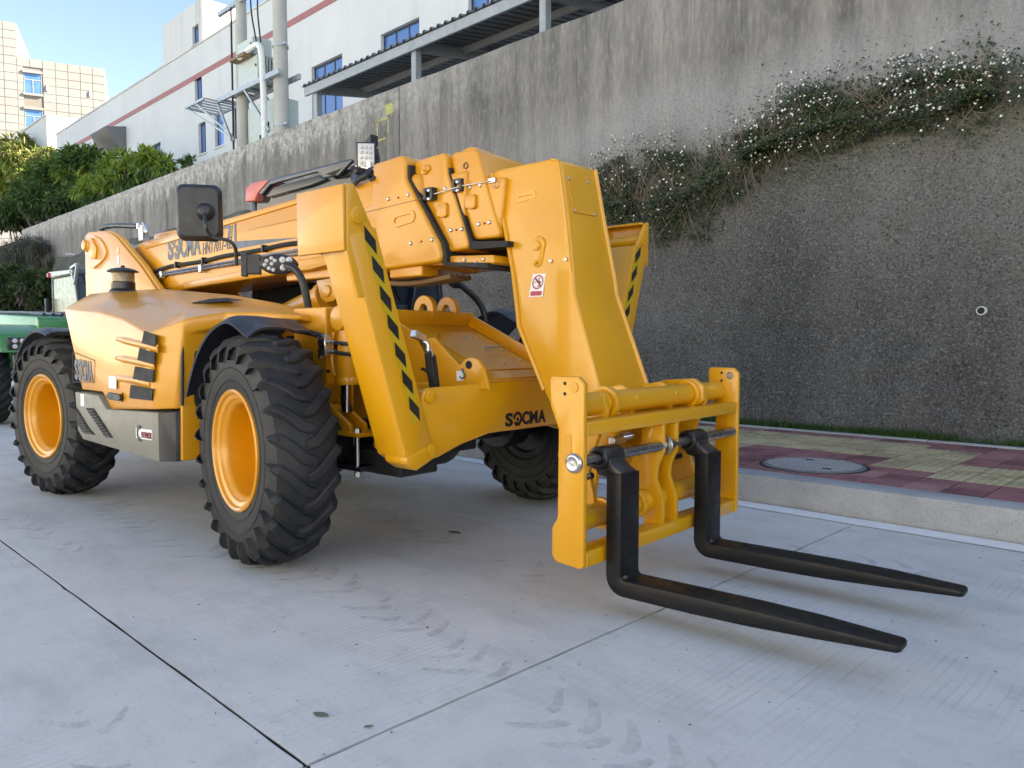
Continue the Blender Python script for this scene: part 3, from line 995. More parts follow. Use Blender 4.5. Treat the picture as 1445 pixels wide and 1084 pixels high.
# ------------------------------------------------------------------ unseen workshop added on the sunny side to bounce light (also reflects in the paint)
wsh = thing('bounce_workshop', 'long pale unseen workshop added across the road to bounce sunlight, shows only in reflections', 'building', (0, -17, -.2))
wins2 = [(-38 + 6.0 * i, -34.5 + 6.0 * i, 1.2, 3.4) for i in range(11)] + [(-38 + 6.0 * i, -34.5 + 6.0 * i, 5.6, 7.6) for i in range(11)]
g = B(); wall_with_holes(g, -45, 30, 0, 9.5, wins2, -.3, 0)
g.done('front_wall', 'factory', wsh, bev=0, smooth=False)
g = B(); g.box(-45, 30, -14, -.31, 0, 9.3); g.done('building_block', 'factory', wsh, bev=0, smooth=False)
for (a, b, c, d) in wins2:
    g = B(); g.box(a, b, -.2, -.15, c, d)
    g.done('window', 'cabinet', wsh, bev=0)  # pale shutter fill, keeps dark panes out of the paint's reflections
g = B(); g.box(-45.2, 30.2, -14.2, .25, 9.51, 9.7); g.done('roof', 'metal_roof', wsh, bev=0)

# ================================================================== YELLOW TELEHANDLER
MYAW = R(3.5)
MO = Vector((-3.847, 1.83, 0))
XM = Vector((math.cos(MYAW), math.sin(MYAW), 0)); YM = Vector((-math.sin(MYAW), math.cos(MYAW), 0))
AX3 = (XM, YM, Vector((0, 0, 1)))
def P(px, py, ax, val):
    """machine-frame point at a photo pixel on the machine plane axis=val"""
    a = 'xyz'.index(ax)
    d = fw + rt * ((px - PW / 2) / FPX) - upv * ((py - PH / 2) / FPX)
    n = AX3[a]
    q = CAM + d * ((val + MO.dot(n) - CAM.dot(n)) / d.dot(n)) - MO
    return Vector((q.dot(XM), q.dot(YM), q.z))
def Pxz(y, *pts): return [(lambda p: (p.x, p.z))(P(a, b, 'y', y)) for a, b in pts]
def Pyz(x, *pts): return [(lambda p: (p.y, p.z))(P(a, b, 'x', x)) for a, b in pts]
YC = 1.325
T = thing('telehandler', 'large yellow telehandler with black forks lowered in front of the wall', 'telehandler', MO, MYAW)
WB = -2.872

# ---- wheels
KY = .66
def tyre_mesh(lugs=24):
    g = B()
    half = [(.30, -.195), (.315, -.222), (.345, -.236), (.40, -.248), (.46, -.252), (.515, -.247), (.558, -.234), (.586, -.212), (.600, -.17), (.604, -.08)]
    prof = half + [(.605, 0)] + [(r, -y) for r, y in reversed(half)]
    prof += [(.29, .17), (.29, -.17)]
    prof = [(r - .018 * (abs(y) / .2) ** 2 * (1 if r > .57 else 0), y * KY) for r, y in prof]
    g.lathe((0, 0, 0), (0, 1, 0), [(r, h) for r, h in prof], 96, closed=True)
    # rounded ridge rings on the side wall
    for s in (-1, 1):
        for r, dy in ((.372, .243), (.44, .2515)):
            g.lathe((0, 0, 0), (0, 1, 0), [(r - .006, s * (dy * KY - .003)), (r, s * (dy * KY + .003)), (r + .006, s * (dy * KY - .003))], 72, caps=False)
    def pt(s_, v, r): 
        a = s_ / .6
        return Vector((r * math.cos(a), v, r * math.sin(a)))
    pitch = 2 * math.pi * .6 / lugs
    for side in (1, -1):
        for k in range(lugs):
            s0 = k * pitch + (0 if side == 1 else pitch / 2)
            st = [(.150, -.170, .512, .48, .018), (.142, -.168, .562, .53, .021), (.126, -.152, .594, .55, .022), (.090, -.108, .611, .565, .022), (.052, -.068, .620, .575, .023), (.018, -.036, .624, .58, .024), (.004, -.008, .625, .58, .024), (.0, .022, .625, .58, .022)]
            rings = []
            for i, (s_, v, rtop, rb, hw) in enumerate(st):
                a = st[max(i - 1, 0)]; b = st[min(i + 1, len(st) - 1)]
                d = Vector((b[0] - a[0], b[1] - a[1])).normalized()
                nx_, ny_ = -d.y, d.x
                ring = []
                for (o_, rr) in ((hw + .014, rb), (hw + .002, rtop - .007), (hw - .008, rtop), (-hw + .008, rtop), (-hw - .002, rtop - .007), (-hw - .014, rb)):
                    if i == len(st) - 1 and rr != rb: o_ *= .85
                    vv = v + ny_ * o_
                    if i < 3: vv = max(vv, v - .02)
                    ring.append(pt(s0 + s_ + nx_ * o_, side * vv, rr))
                rings.append(ring)
            # sloping end face in the middle of the tread
            last = [p + Vector((0, side * .012, 0)) for p in rings[-1]]
            last = [p * (.58 / math.hypot(p.x, p.z)) if True else p for p in [Vector((q.x, q.y, q.z)) for q in last]]
            last = [Vector((q.x * (.58 / math.hypot(q.x, q.z)), r_.y + side * .012, q.z * (.58 / math.hypot(q.x, q.z)))) for q, r_ in zip(last, rings[-1])]
            g.loft(rings + [last])
    # raised maker's block and ring segments near the bottom of the side wall
    for a0 in (-1.75, 1.3):
        for i in range(7):
            a = a0 + i * .035
            g.obox((.495 * math.cos(a), -.2525 * KY, .495 * math.sin(a)), (math.cos(a) * .014, 0, math.sin(a) * .014), (-math.sin(a) * .005, 0, math.cos(a) * .005), (0, .004, 0))
    return g
def make_wheel(parent):
    wl = tyre_mesh().done('wheel', 'rubber', parent, bev=0)
    me = wl.data
    for p in me.polygons: p.use_smooth = True
    me.set_sharp_from_angle(angle=R(28))
    g = B()
    prof = [(r, y + .055) for r, y in [(.318, -.19), (.327, -.205), (.326, -.214), (.316, -.220), (.304, -.214), (.297, -.200), (.285, -.196), (.276, -.192), (.270, -.180), (.262, -.174), (.252, -.165), (.247, -.15),
            (.244, -.06), (.243, .02), (.236, .045), (.15, .05), (.0, .05)]]
    g.lathe((0, 0, 0), (0, 1, 0), prof, 72, caps=False)
    g.lathe((0, 0, 0), (0, 1, 0), [(.29, -.135), (.295, .088)], 48, caps=False)
    rim = g.done('rim', 'yellow', wl, bev=0)
    g = B(); g.lathe((0, 0, 0), (0, 1, 0), [(.29, .09), (.315, .10), (.315, .13), (.26, .135), (.24, .11), (.12, .11), (.12, .2), (0, .2)], 40, caps=False)
    g.done('hub_drum', 'black', wl, bev=0)
    g = B()
    for a in (.55, -.75):
        c = Vector((math.cos(a) * .236, -.02, math.sin(a) * .236))
        g.tube([c, c * .86 + Vector((0, -.02, 0)), c * .66 + Vector((0, -.0, 0))], .007, 8, sm=1)
    g.done('valve_stem', 'yellow', wl, bev=0).parent = wl
    return wl
YW = .18
wheel = make_wheel(T)
wheel.location = (-.02, YW, .622); wheel.rotation_euler = (0, 0, R(-9))
def place(loc, rz, spin):
    c = copy_tree(wheel, T)
    c.location = loc; c.rotation_euler = (0, 0, rz)
    return c
place((WB - .05, YW, .622), R(4.5), 0)
place((.03, 2 * YC - YW, .622), R(180 - 9), 0)
place((WB - .05, 2 * YC - YW, .622), R(180 + 4.5), 0)

# ---- axles and dark underbody
def tp(name, m, fn, parent=None, **k):
    g = B(); fn(g)
    return g.done(name, m, parent or T, **k)
for xa in (0, WB):
    tp('axle', 'black', lambda g: (g.cyl((xa, .45, .62), (xa, 2.2, .62), .11, n=20), g.lathe((xa, YC, .62), (1, 0, 0), [(.08, -.3), (.2, -.2), (.24, 0), (.2, .2), (.1, .3)], 20),
        g.cyl((xa, .42, .62), (xa, .62, .62), .19, n=20), g.cyl((xa, 2.03, .62), (xa, 2.23, .62), .19, n=20)), bev=.006, seg=1)
tp('underbody', 'black_matt', lambda g: (g.box(.15, .52, .75, 1.3, .55, .78), g.box(-2.3, -.7, .7, 2.3, .5, .85), g.box(.15, .6, .62, .9, .47, .6)), bev=.01, seg=1)

# ---- main chassis
YS = .95
tp('chassis', 'yellow', lambda g: (
    g.prism([(-3.35, .72), (.50, .72), (.88, .70), (.88, 1.0), (.18, 1.33), (-.30, 1.40), (-1.0, 1.40), (-1.05, 1.1), (-3.35, 1.1)], YS, YS + .03),
    g.prism([(-3.35, .72), (.50, .72), (.88, .70), (.88, 1.0), (.18, 1.33), (-.30, 1.40), (-1.0, 1.40), (-1.05, 1.1), (-3.35, 1.1)], 1.58, 1.61),
    g.box(-3.3, -1.1, YS + .031, 1.579, .9, 1.05), g.box(-1.05, .10, YS + .031, 1.579, .85, 1.2),
    g.box(-.35, -.02, .60, YS - .001, .95, 1.40)), bev=.006, seg=1)
# sloping nose deck with rim, hatch and grab handle
dn = (Vector((.885, YC, 1.0)), Vector((.16, YC, 1.315)))
ddir = (dn[1] - dn[0]).normalized(); dnm = Vector((-ddir.z, 0, ddir.x)) * -1
if dnm.z < 0: dnm = -dnm
DL = (dn[1] - dn[0]).length
def dpt(s_, y, h=0): return dn[0] + ddir * (DL * s_) + Vector((0, y - YC, 0)) + dnm * h
tp('nose_deck', 'yellow', lambda g: g.obox(dpt(.5, 1.28, -.012), ddir * DL / 2, (0, .31, 0), dnm * .01), bev=.004)
tp('deck_rim', 'yellow', lambda g: (g.obox(dpt(.5, 1.598, .02), ddir * DL / 2, (0, .014, 0), dnm * .045), g.obox(dpt(1.0, 1.28, .035), ddir * .014, (0, .33, 0), dnm * .045)), bev=.006)
hatch = tp('deck_hatch', 'yellow', lambda g: g.prism([(p.x, p.y) for p in (Vector((.12, 1.07)), Vector((.12, 1.53)), Vector((.80, 1.53)), Vector((.80, 1.20)), Vector((.62, 1.07)))], 0, .006, 'z'), bev=.002, seg=1)
for v in hatch.data.vertices:
    x, y, z = v.co
    v.co = dpt(x, y, z)
for (s_, y) in ((.2, 1.30), (.25, 1.48), (.72, 1.12), (.70, 1.40)):
    tp('bolt_head', 'steel', lambda g: g.cyl(dpt(s_, y, .006), dpt(s_, y, .016), .009, n=8), hatch, bev=0)
h0, h1 = dpt(.42, 1.30, 0), dpt(.42, 1.46, 0)
tp('grab_handle', 'steel', lambda g: g.tube([h0, h0 + dnm * .035, h0 + dnm * .04 + Vector((0, .015, 0)), h1 + dnm * .04 - Vector((0, .015, 0)), h1 + dnm * .035, h1], .007, 8), hatch, bev=0)
for yy in (1.25, 1.45):
    tp('lifting_eye', 'yellow', lambda g: g.lathe((.12, yy - .02, 1.40), (0, 1, 0), [(.035, 0), (.09, 0), (.09, .04), (.035, .04)], 24, closed=True), bev=.004, seg=1)
tp('side_lug', 'yellow', lambda g: (g.prism(Pxz(.93, (598, 545), (600, 478), (612, 476), (648, 516), (655, 507), (664, 504), (674, 507), (682, 520), (690, 550)), .93, .955)), bev=.006)
tp('lug_hole', 'black_matt', lambda g: g.cyl(P(661, 515, 'y', .925), P(661, 515, 'y', .925) + Vector((0, .004, 0)), .022, n=18), bev=0)
s_ = tp('hook_sticker', 'white', lambda g: g.prism(Pxz(.926, (644, 523.5), (653.5, 523), (653.5, 537), (644.5, 537.5)), .926, .929), bev=0)
q = P(646.5, 535, 'y', .925)
tp('hook_symbol', 'blue', lambda g: g.tube([q + Vector((.035, -.003, .06)), q + Vector((.035, -.003, .045)), q + Vector((.05, -.003, .03)), q + Vector((.05, -.003, .012)), q + Vector((.032, -.003, .003)), q + Vector((.016, -.003, .014))], .005, 6, sm=1), s_, bev=0)

# ---- front cross beam and stabilisers
XF = .90
fp = Pyz(XF, (597, 556), (604, 548), (625, 545), (785, 530))
lp = Pyz(XF, (690, 612), (640, 634), (618, 649), (608, 650), (599, 645), (592, 635))
pl = [(.505, .925), (.52, .952), (.55, .968), (YC, .985)]
pl2 = [(YC, .70), (1.0, .70), (.78, .66), (.62, .612), (.565, .605), (.525, .625), (.512, .66)]
left = pl + pl2
poly = left[:4] + [(2 * YC - y, z) for y, z in reversed(left[:3])] + [(2 * YC - y, z) for y, z in reversed(left[5:])] + left[5:]
fplate = tp('front_beam', 'yellow_bright', lambda g: (g.prism(poly, XF - .03, XF, 'x'),), bev=.01)
tp('beam_back_plate', 'yellow', lambda g: (g.prism(poly, XF - .36, XF - .33, 'x'), g.box(XF - .329, XF - .031, .95, 1.70, .70, .975)), fplate, bev=.008, seg=1)
for (y, z) in ((.556, .925), (.556, .655), (2 * YC - .556, .925), (2 * YC - .556, .655)):
    tp('pivot_pin', 'yellow_bright', lambda g: (g.cyl((XF - .4, y, z), (XF + .022, y, z), .034, n=28)), fplate, bev=.004)
# brand print on the beam
def brand(parent, org, ux, uz, size, width, m, shear=0.0):
    """the five letters; the second is a ring with a toothed notch"""
    ux, uz = Vector(ux).normalized(), Vector(uz).normalized()
    n = ux.cross(uz)
    k = width / 4.22
    h = size
    lettering('S', h, 'lettering', m, parent, org, ux, uz, 0, .045 * h, k * .76)
    lettering('C', h, 'lettering', m, parent, Vector(org) + ux * k * 1.70, ux, uz, 0, .045 * h, k * .72)
    lettering('M', h, 'lettering', m, parent, Vector(org) + ux * k * 2.49, ux, uz, 0, .04 * h, k * .84)
    lettering('A', h, 'lettering', m, parent, Vector(org) + ux * k * 3.38, ux, uz, 0, .04 * h, k * .84)
    g = B()
    c = Vector(org) + ux * k * 1.22 + uz * h * .36
    N = 28
    vs, fs = [], []
    for i in range(N + 1):
        a = R(35) + (2 * math.pi - R(30)) * i / N + R(180)
        e = 1.0 + (.10 if (i // 2) % 2 else 0) * (1 if i < N * .5 else 0)
        for rr in (.46 * e, .25):
            vs.append(c + ux * math.cos(a) * rr * k * .98 + uz * math.sin(a) * rr * h * .90 + n * .0016)
    for i in range(N): fs.append((2 * i, 2 * i + 2, 2 * i + 3, 2 * i + 1))
    b0 = len(vs)
    for i in range(12):
        a = 2 * math.pi * i / 12
        vs.append(c + ux * (math.cos(a) * k * .13) + uz * (math.sin(a) * h * .12 - h * .05) + n * .0016)
    fs.append(list(range(b0, b0 + 12)))
    g.faces(vs, fs)
    g.done('lettering', m, parent, bev=0, recalc=False)
o_ = P(713, 601.5, 'x', XF + .001); o2 = P(770, 594.5, 'x', XF + .001)
brand(fplate, o_, o2 - o_, (0, 0, 1), .098, (o2 - o_).length, 'black')

def stabiliser(parent, mir, dz):
    """folded outrigger: beam, pad, gusset; built for the near side, mirrored for the far side"""
    mx_ = (lambda y: y) if not mir else (lambda y: 2 * YC - y)
    def V(x, y, z): return Vector((x, mx_(y), z + dz))
    def pp(name, m, fn, par, **k):
        g = B(); fn(g)
        return g.done(name, m, par, **k)
    # beam outline in the front plane: bottom pivot to top
    b0, b1 = Vector((.475, .668)), Vector((.135, 1.70))
    d = (b1 - b0).normalized(); nrm = Vector((d.y, -d.x))       # nrm points inboard
    hw = .092
    xb0, xb1 = .695, .915
    outl = [b0 - d * .055 + nrm * hw * .55, b0 + nrm * hw, b1 + nrm * hw * .95, b1 + d * .0 - nrm * hw * .9, b0 - nrm * hw, b0 - d * .055 - nrm * hw * .55]
    beam = pp('stabiliser_arm', 'yellow_bright', lambda g: g.prism([(mx_(p.x), p.y + dz) for p in outl], xb0, xb1, 'x'), parent, bev=.012)
    pp('arm_foot', 'yellow_bright', lambda g: g.prism([(mx_(p.x), p.y + dz) for p in (b0 + d * .0 - nrm * (hw + .003), b0 + d * .0 + nrm * (hw - .05), b0 - d * .08 + nrm * (hw - .02), b0 - d * .09 - nrm * hw * .6, b0 - d * .03 - nrm * (hw + .012))], xb1 - .16, xb1 + .008, 'x'), beam, bev=.01)
    # hazard strip and diamonds on the front face
    def fpt(s_, o__, h): q = b0 + d * s_ + nrm * o__; return V(xb1 + h, q.x, q.y)
    L = (b1 - b0).length
    hs = pp('hazard_strip', 'olive', lambda g: g.faces([fpt(.14, .004, .0015), fpt(.14, .062, .0015), fpt(L - .03, .062, .0015), fpt(L - .03, .004, .0015)], [(0, 1, 2, 3)]), beam, bev=0)
    for i in range(7):
        s_ = .205 + i * .1385
        pp('diamond', 'black', lambda g: g.faces([fpt(s_ - .072, .048, .003), fpt(s_ - .008, .062, .003), fpt(s_ + .072, .018, .003), fpt(s_ + .008, .004, .003)], [(0, 1, 2, 3)]), hs, bev=0)
    pp('diamond', 'yellow_bright', lambda g: g.faces([fpt(L - .075, .048, .0028), fpt(L - .02, .062, .0028), fpt(L + .05, .018, .0028), fpt(L - .012, .004, .0028)], [(0, 1, 2, 3)]), hs, bev=0)
    # pad plate, dished outwards with side cheeks
    yp = .045
    pad = pp('stabiliser_pad', 'yellow', lambda g: g.loft([[V(.555, yp - .008, 1.603), V(.912, yp - .008, 1.603), V(.912, yp + .012, 1.603), V(.555, yp + .012, 1.603)],
                                                   [V(.555, yp - .012, 1.895), V(.912, yp - .012, 1.895), V(.912, yp + .008, 1.895), V(.555, yp + .008, 1.895)]]), parent, bev=.006)
    pp('pad_flange', 'yellow', lambda g: g.obox(V(.73, yp + .03, 1.885), (.165, 0, 0), (0, .03, 0), (0, 0, .008)), pad, bev=.003, seg=1)
    for xx in (.900, .565):
        pts = [(.052, 1.60), (.052, 1.90), (.098, 1.905), (.172, 1.77), (.232, 1.66), (.262, 1.56), (.30, 1.40), (.115, 1.40)] if (xx > .8 and not mir) else [(.055, 1.62), (.055, 1.88), (.085, 1.88), (.2, 1.72), (.18, 1.62)]
        pp('pad_gusset', 'yellow_bright', lambda g: g.prism([(mx_(y), z + dz) for y, z in pts], xx - .009, xx + .0135, 'x'), pad, bev=.006)
    pp('pad_pin', 'yellow_bright', lambda g: g.cyl(V(.55, .112, 1.76), V(.925, .112, 1.765), .038, n=24), pad, bev=.004)
stabiliser(T, False, 0)
stabiliser(T, True, .125)

# hose joint on the inboard side of the near arm
q0 = P(592, 478, 'x', .80)
hz = tp('hose_block', 'steel', lambda g: (g.obox(P(590, 474, 'x', .8), (.02, 0, 0), (0, .035, -.012), (0, .006, .018)), g.obox(P(600, 486, 'x', .8), (.02, 0, 0), (0, .02, -.03), (0, .012, .01)),
    g.tube([P(597, 482, 'x', .82), P(604, 484, 'x', .84), P(604, 498, 'x', .84)], .011, 8, sm=1), g.tube([P(602, 490, 'x', .8), P(608, 492, 'x', .81), P(610, 504, 'x', .81)], .011, 8, sm=1)), bev=.003, seg=1)
tp('hydraulic_hose', 'plastic', lambda g: g.tube([P(604, 497, 'x', .84), P(606, 520, 'x', .82), P(611, 545, 'x', .80), P(612, 575, 'x', .76)], .019, 10, sm=2), bev=0)
tp('hydraulic_hose', 'plastic', lambda g: g.tube([P(610, 502, 'x', .81), P(613, 522, 'x', .79), P(616, 545, 'x', .78), P(616, 575, 'x', .74)], .019, 10, sm=2), bev=0)
tp('hydraulic_hose', 'plastic', lambda g: g.tube([P(594, 520, 'x', .75), P(603, 523, 'x', .77), P(609, 540, 'x', .78)], .008, 8, sm=2), bev=0)

# ---- vertical levelling cylinder by the near front wheel
LX, LY = .15, .62
lc = tp('levelling_cylinder', 'yellow', lambda g: (g.cyl((LX + .03, LY, 1.27), (LX, LY, 0.985), .062, .066, n=28), g.cyl((LX, LY, 1.0), (LX, LY, .955), .071, n=28),
    g.cyl((LX + .02, LY - .08, 1.33), (LX + .02, LY + .09, 1.33), .068, n=24), g.tube([(LX - .05, LY - .05, 1.25), (LX - .07, LY - .055, 1.2), (LX - .065, LY - .055, 1.03), (LX - .03, LY - .04, .99)], .012, 8, sm=1)), bev=.006)
tp('cylinder_rod', 'chrome', lambda g: g.cyl((LX, LY, .99), (LX - .01, LY, .80), .036, n=24), lc, bev=0)
tp('eye_clevis', 'yellow', lambda g: (g.lathe((LX + .09, LY - .06, 1.36), (0, 1, 0), [(.03, 0), (.09, 0), (.09, .045), (.03, .045)], 24, closed=True), g.prism([(LX + .05, 1.28), (LX + .14, 1.27), (LX + .22, 1.12), (LX + .2, 1.42), (LX + .08, 1.44)], LY - .05, LY - .02)), lc, bev=.005)
tp('valve_block', 'steel', lambda g: (g.box(LX - .11, LX - .05, LY - .115, LY - .07, 1.12, 1.24), g.box(LX - .135, LX - .11, LY - .105, LY - .08, 1.10, 1.16), g.box(LX - .13, LX - .11, LY - .11, LY - .08, 1.18, 1.23),
    g.cyl((LX - .05, LY - .095, 1.20), (LX + .03, LY - .095, 1.195), .010, n=8), g.cyl((LX - .05, LY - .095, 1.145), (LX + .03, LY - .095, 1.14), .010, n=8)), lc, bev=.004, seg=1)
for zz in (1.195, 1.14):
    tp('short_hose', 'plastic', lambda g: g.tube([(LX + .02, LY - .095, zz), (LX + .15, LY - .09, zz - .012), (LX + .33, LY - .05, zz - .02)], .011, 10, sm=1), lc, bev=0)
ab = tp('axle_bracket', 'yellow', lambda g: (g.prism([(-.055, .70), (-.05, .84), (-.01, .865), (.05, .84), (.245, .735), (.25, .70)], LY - .06, LY - .035), g.prism([(-.055, .70), (-.05, .84), (-.01, .865), (.05, .84), (.245, .735), (.25, .70)], LY + .04, LY + .065),
    g.box(-.07, .36, LY - .09, LY + .09, .675, .70), g.cyl((.0, LY - .085, .80), (0, LY + .07, .80), .036, n=24)), bev=.004)
for (x, y) in ((.10, LY - .075), (.335, LY - .075), (.10, LY + .075), (.335, LY + .075)):
    tp('clamp_bolt', 'steel', lambda g: (g.cyl((x, y, .455), (x, y, .725), .012, n=10), g.cyl((x, y, .46), (x, y, .485), .022, n=6), g.cyl((x, y, .70), (x, y, .722), .021, n=6)), ab, bev=0)
tp('clamp_bar', 'black', lambda g: g.box(.04, .39, LY - .1, LY + .1, .49, .515), ab, bev=.004, seg=1)

# ---- mudguards
RM = .705
def mudguard(xc, y0, y1, a0, a1, flip, steer):
    g = B()
    n, k = 30, 12
    rows = []
    for i in range(n + 1):
        t = i / n
        a = R(a0 + (a1 - a0) * t)
        r_ = (.68 + .062 * smooth01(t / .62) - .088 * smooth01((t - .70) / .30)) if not flip else .70
        row = []
        for j in range(k + 1):
            u = j / k
            y = y0 + (y1 - y0) * u
            lip = -.030 * (max(0, 1 - u / .14)) ** 1.5 - .02 * (max(0, (u - .9) / .1)) ** 2
            wave = .02 * math.sin(min(1, u * 1.5) * math.pi) * smooth01((t - .55) / .45)
            da = R(7 * u * (1 if a1 < a0 else -1)) * smooth01((t - .5) / .5)
            rr = r_ + lip + wave
            row.append(Vector((math.cos(a + da) * rr, y, math.sin(a + da) * rr)))
        rows.append(row)
    def emit(th):
        return [[g.bm.verts.new((xc + (p.x * (1 - th)), p.y + (.004 if p.y < (y0 + y1) / 2 else -.004) * (1 if th else 0), .61 + p.z * (1 - th))) for p in row] for row in rows]
    A, Bq = emit(0), emit(.018)
    for i in range(n):
        for j in range(k):
            g.bm.faces.new((A[i][j], A[i + 1][j], A[i + 1][j + 1], A[i][j + 1]))
            g.bm.faces.new((Bq[i][j], Bq[i][j + 1], Bq[i + 1][j + 1], Bq[i + 1][j]))
    for i in range(n):
        for j in (0, k): g.bm.faces.new((A[i][j], Bq[i][j], Bq[i + 1][j], A[i + 1][j]))
    for j in range(k):
        for i in (0, n): g.bm.faces.new((A[i][j], Bq[i][j], Bq[i][j + 1], A[i][j + 1]))
    return g.done('mudguard', 'mudguard', T, bev=0)
def mudstay(xc, y0, y1):
    tp('mudguard_stay', 'black', lambda g: g.tube([(xc - .10, y0, 1.27), (xc - .02, y0 + (y1 - y0) * .5, 1.235), (xc + .0, y0 + (y1 - y0) * .8, 1.16), (xc + .0, y1, 1.05)], .017, 8, sm=2), bev=0)
mudguard(.0, .03, .50, 155, 80, False, 0); mudstay(0, .42, .75)
mudguard(WB - .05, .0, .45, 72, 150, True, 0)
mudguard(.0, 2 * YC + .01, 2 * YC - .52, 163, 70, False, 0).location.z = .10; mudstay(0, 2 * YC - .42, 2 * YC - .75)
mudguard(WB, 2 * YC + .01, 2 * YC - .52, 30, 152, True, 0)

# ---- engine hood pod between the wheels
def hv(*a): return [Vector(p) for p in a]
A0, B0, B2, C0 = (-2.47, .05, 1.444), (-1.83, .05, 1.402), (-1.40, .03, 1.345), (-.985, .0, 1.25)
E0 = (-.70, .078, 1.325)
R0, R1, R2, R3 = (-2.80, .35, 1.575), (-2.38, .35, 1.568), (-1.73, .35, 1.462), (-1.20, .33, 1.40)
W1, W2, W3 = (-.62, .30, 1.375), (-.35, .42, 1.372), (-.16, .52, 1.352)
W0 = (-.66, .14, 1.345)
T0, T1, T2, T3, T4 = (-3.10, .70, 1.635), (-2.23, .70, 1.606), (-1.22, .70, 1.518), (-.61, .70, 1.437), (-.20, .70, 1.36)
lo = [(-2.19, .055, .855), (-1.81, .05, .85), (-1.66, .045, .765), (-.93, .0, .79)]
F0 = (-.765, .055, .80)
# lower edge of the overhanging wing
We, We1, We2, We3 = (-.70, .10, 1.245), (-.61, .305, 1.30), (-.34, .425, 1.31), (-.16, .525, 1.325)
vs = [A0, B0, B2, C0, E0, R0, R1, R2, R3, W1, W2, W3, T0, T1, T2, T3, T4] + lo + [F0, We, We1, We2, We3, (-2.72, .055, 1.20), (-.16, .70, 1.30), W0, (-2.47, .70, .855), (-3.1, .70, 1.3), (-.70, .70, .8), (-.70, .70, 1.28)]
nm = ['A', 'B', 'B2', 'C', 'E', 'R0', 'R1', 'R2', 'R3', 'W1', 'W2', 'W3', 'T0', 'T1', 'T2', 'T3', 'T4', 'l0', 'l1', 'l2', 'l3', 'F', 'We', 'We1', 'We2', 'We3', 'Ar', 'Ti', 'W0', 'lb', 'Tb', 'Fb', 'Web']
ix = {k: i for i, k in enumerate(nm)}
fl = ['A R0 R1 B', 'B R1 R2 B2', 'B2 R2 R3 C', 'C R3 E', 'E R3 W0', 'W0 R3 W1', 'R0 T0 T1 R1', 'R1 T1 T2 R2', 'R2 T2 R3', 'R3 T2 T3 W1', 'W1 T3 W2', 'W2 T3 T4 W3',
      'A B l1 l0', 'B B2 l2 l1', 'B2 C l3 l2', 'C E F l3', 'W0 W1 We1 We', 'W1 W2 We2 We1', 'W2 W3 We3 We2', 'W3 T4 Ti We3', 'E W0 We F', 'A l0 lb Tb T0 R0', 'We We1 Web', 'We1 We2 We3 Ti Web', 'F We Web Fb', 'l0 l1 l2 l3 F Fb lb']
g = B()
vv = {k: g.bm.verts.new(vs[ix[k]]) for k in nm if k != 'Ar'}
for f in fl:
    try: g.bm.faces.new([vv[k] for k in f.split()])
    except ValueError: pass
hood_part = g.done('engine_hood', 'yellow_gloss', T, bev=.022, seg=3, ang=9)
def side(px, py, dy=0.0):
    """machine point on the outer hood face at a pixel"""
    p = P(px, py, 'y', .0)
    t_ = max(0, min(1, (p.x + .985) / (-1.83 + .985)))
    y = .05 * t_
    p = P(px, py, 'y', y - dy)
    return p
def plate_on(name, m, px, parent, th=.004, y=None, bev=0, lift=.0):
    pts = [side(a, b, lift) for a, b in px] if y is None else [P(a, b, 'y', y) for a, b in px]
    g = B()
    n = len(pts)
    fr = [p + Vector((0, -th, 0)) for p in pts]
    g.faces(pts + fr, [list(range(n)), list(range(2 * n - 1, n - 1, -1))] + [[i, i + n, (i + 1) % n + n, (i + 1) % n] for i in range(n)])
    return g.done(name, m, parent, bev=bev, seg=1)
slots = [((204.5, 467), (221, 473.5), (220, 489.5), (201, 484)), ((198, 491), (219.5, 498), (219, 514.5), (195, 508)), ((191.5, 517), (218, 522), (217, 540), (188.5, 535)), ((185.5, 543), (216.5, 549), (215.5, 565.5), (183.5, 562))]
for q in slots:
    v = plate_on('air_vent', 'black_matt', q, hood_part, .006, lift=.002)
    cx_, cy_ = sum(a for a, b in q) / 4, sum(b for a, b in q) / 4
# pressed fins running back from between the vents
for (x0, y0, x1, y1) in ((163, 478, 201, 487), (162, 505, 196, 511), (160, 533, 190, 537)):
    a0, a1 = side(x0, y0), side(x1, y1)
    b1 = side(x1 + 22, y1 + 5.5)
    g = B()
    rings = []
    for (p, h, o__) in ((a0, .014, .001), (a0.lerp(a1, .3), .024, .007), (a1, .026, .010), (b1, .026, .008)):
        rings.append([p + Vector((0, .004, -h)), p + Vector((0, -o__, -h * .25)), p + Vector((0, -o__, h * .25)), p + Vector((0, .004, h))])
    g.loft(rings)
    g.done('pressed_fin', 'yellow_gloss', hood_part, bev=.006, seg=2)
o1, o2 = side(106, 534, .002), side(131, 538, .002)
brand(hood_part, o1, o2 - o1, (0, 0, 1), .19, (o2 - o1).length, 'blue')
for a, b in (((103, 497), (133, 509)), ((133, 509), (133, 540)), ((133, 540), (103, 539)), ((103, 539), (103, 497))):
    pa, pb = side(*a, .003), side(*b, .003)
    tp('print_border', 'darkgrey', lambda g: g.bar(pa, pb, .004, .002, (0, 1, 0)), hood_part, bev=0)
st = plate_on('white_sticker', 'white', ((154, 530), (164.5, 531.5), (164.5, 549), (154, 547.5)), hood_part, .003, lift=.001)
hd = plate_on('hood_latch', 'plastic', ((153.5, 556), (157, 553.5), (172, 556), (173.5, 562), (172, 566), (157, 564), (153.5, 561)), hood_part, .018, bev=.004)
plate_on('latch_cup', 'yellow_gloss', ((155, 552), (172, 554.5), (172, 567.5), (155, 565.5)), hood_part, .004, lift=.001)
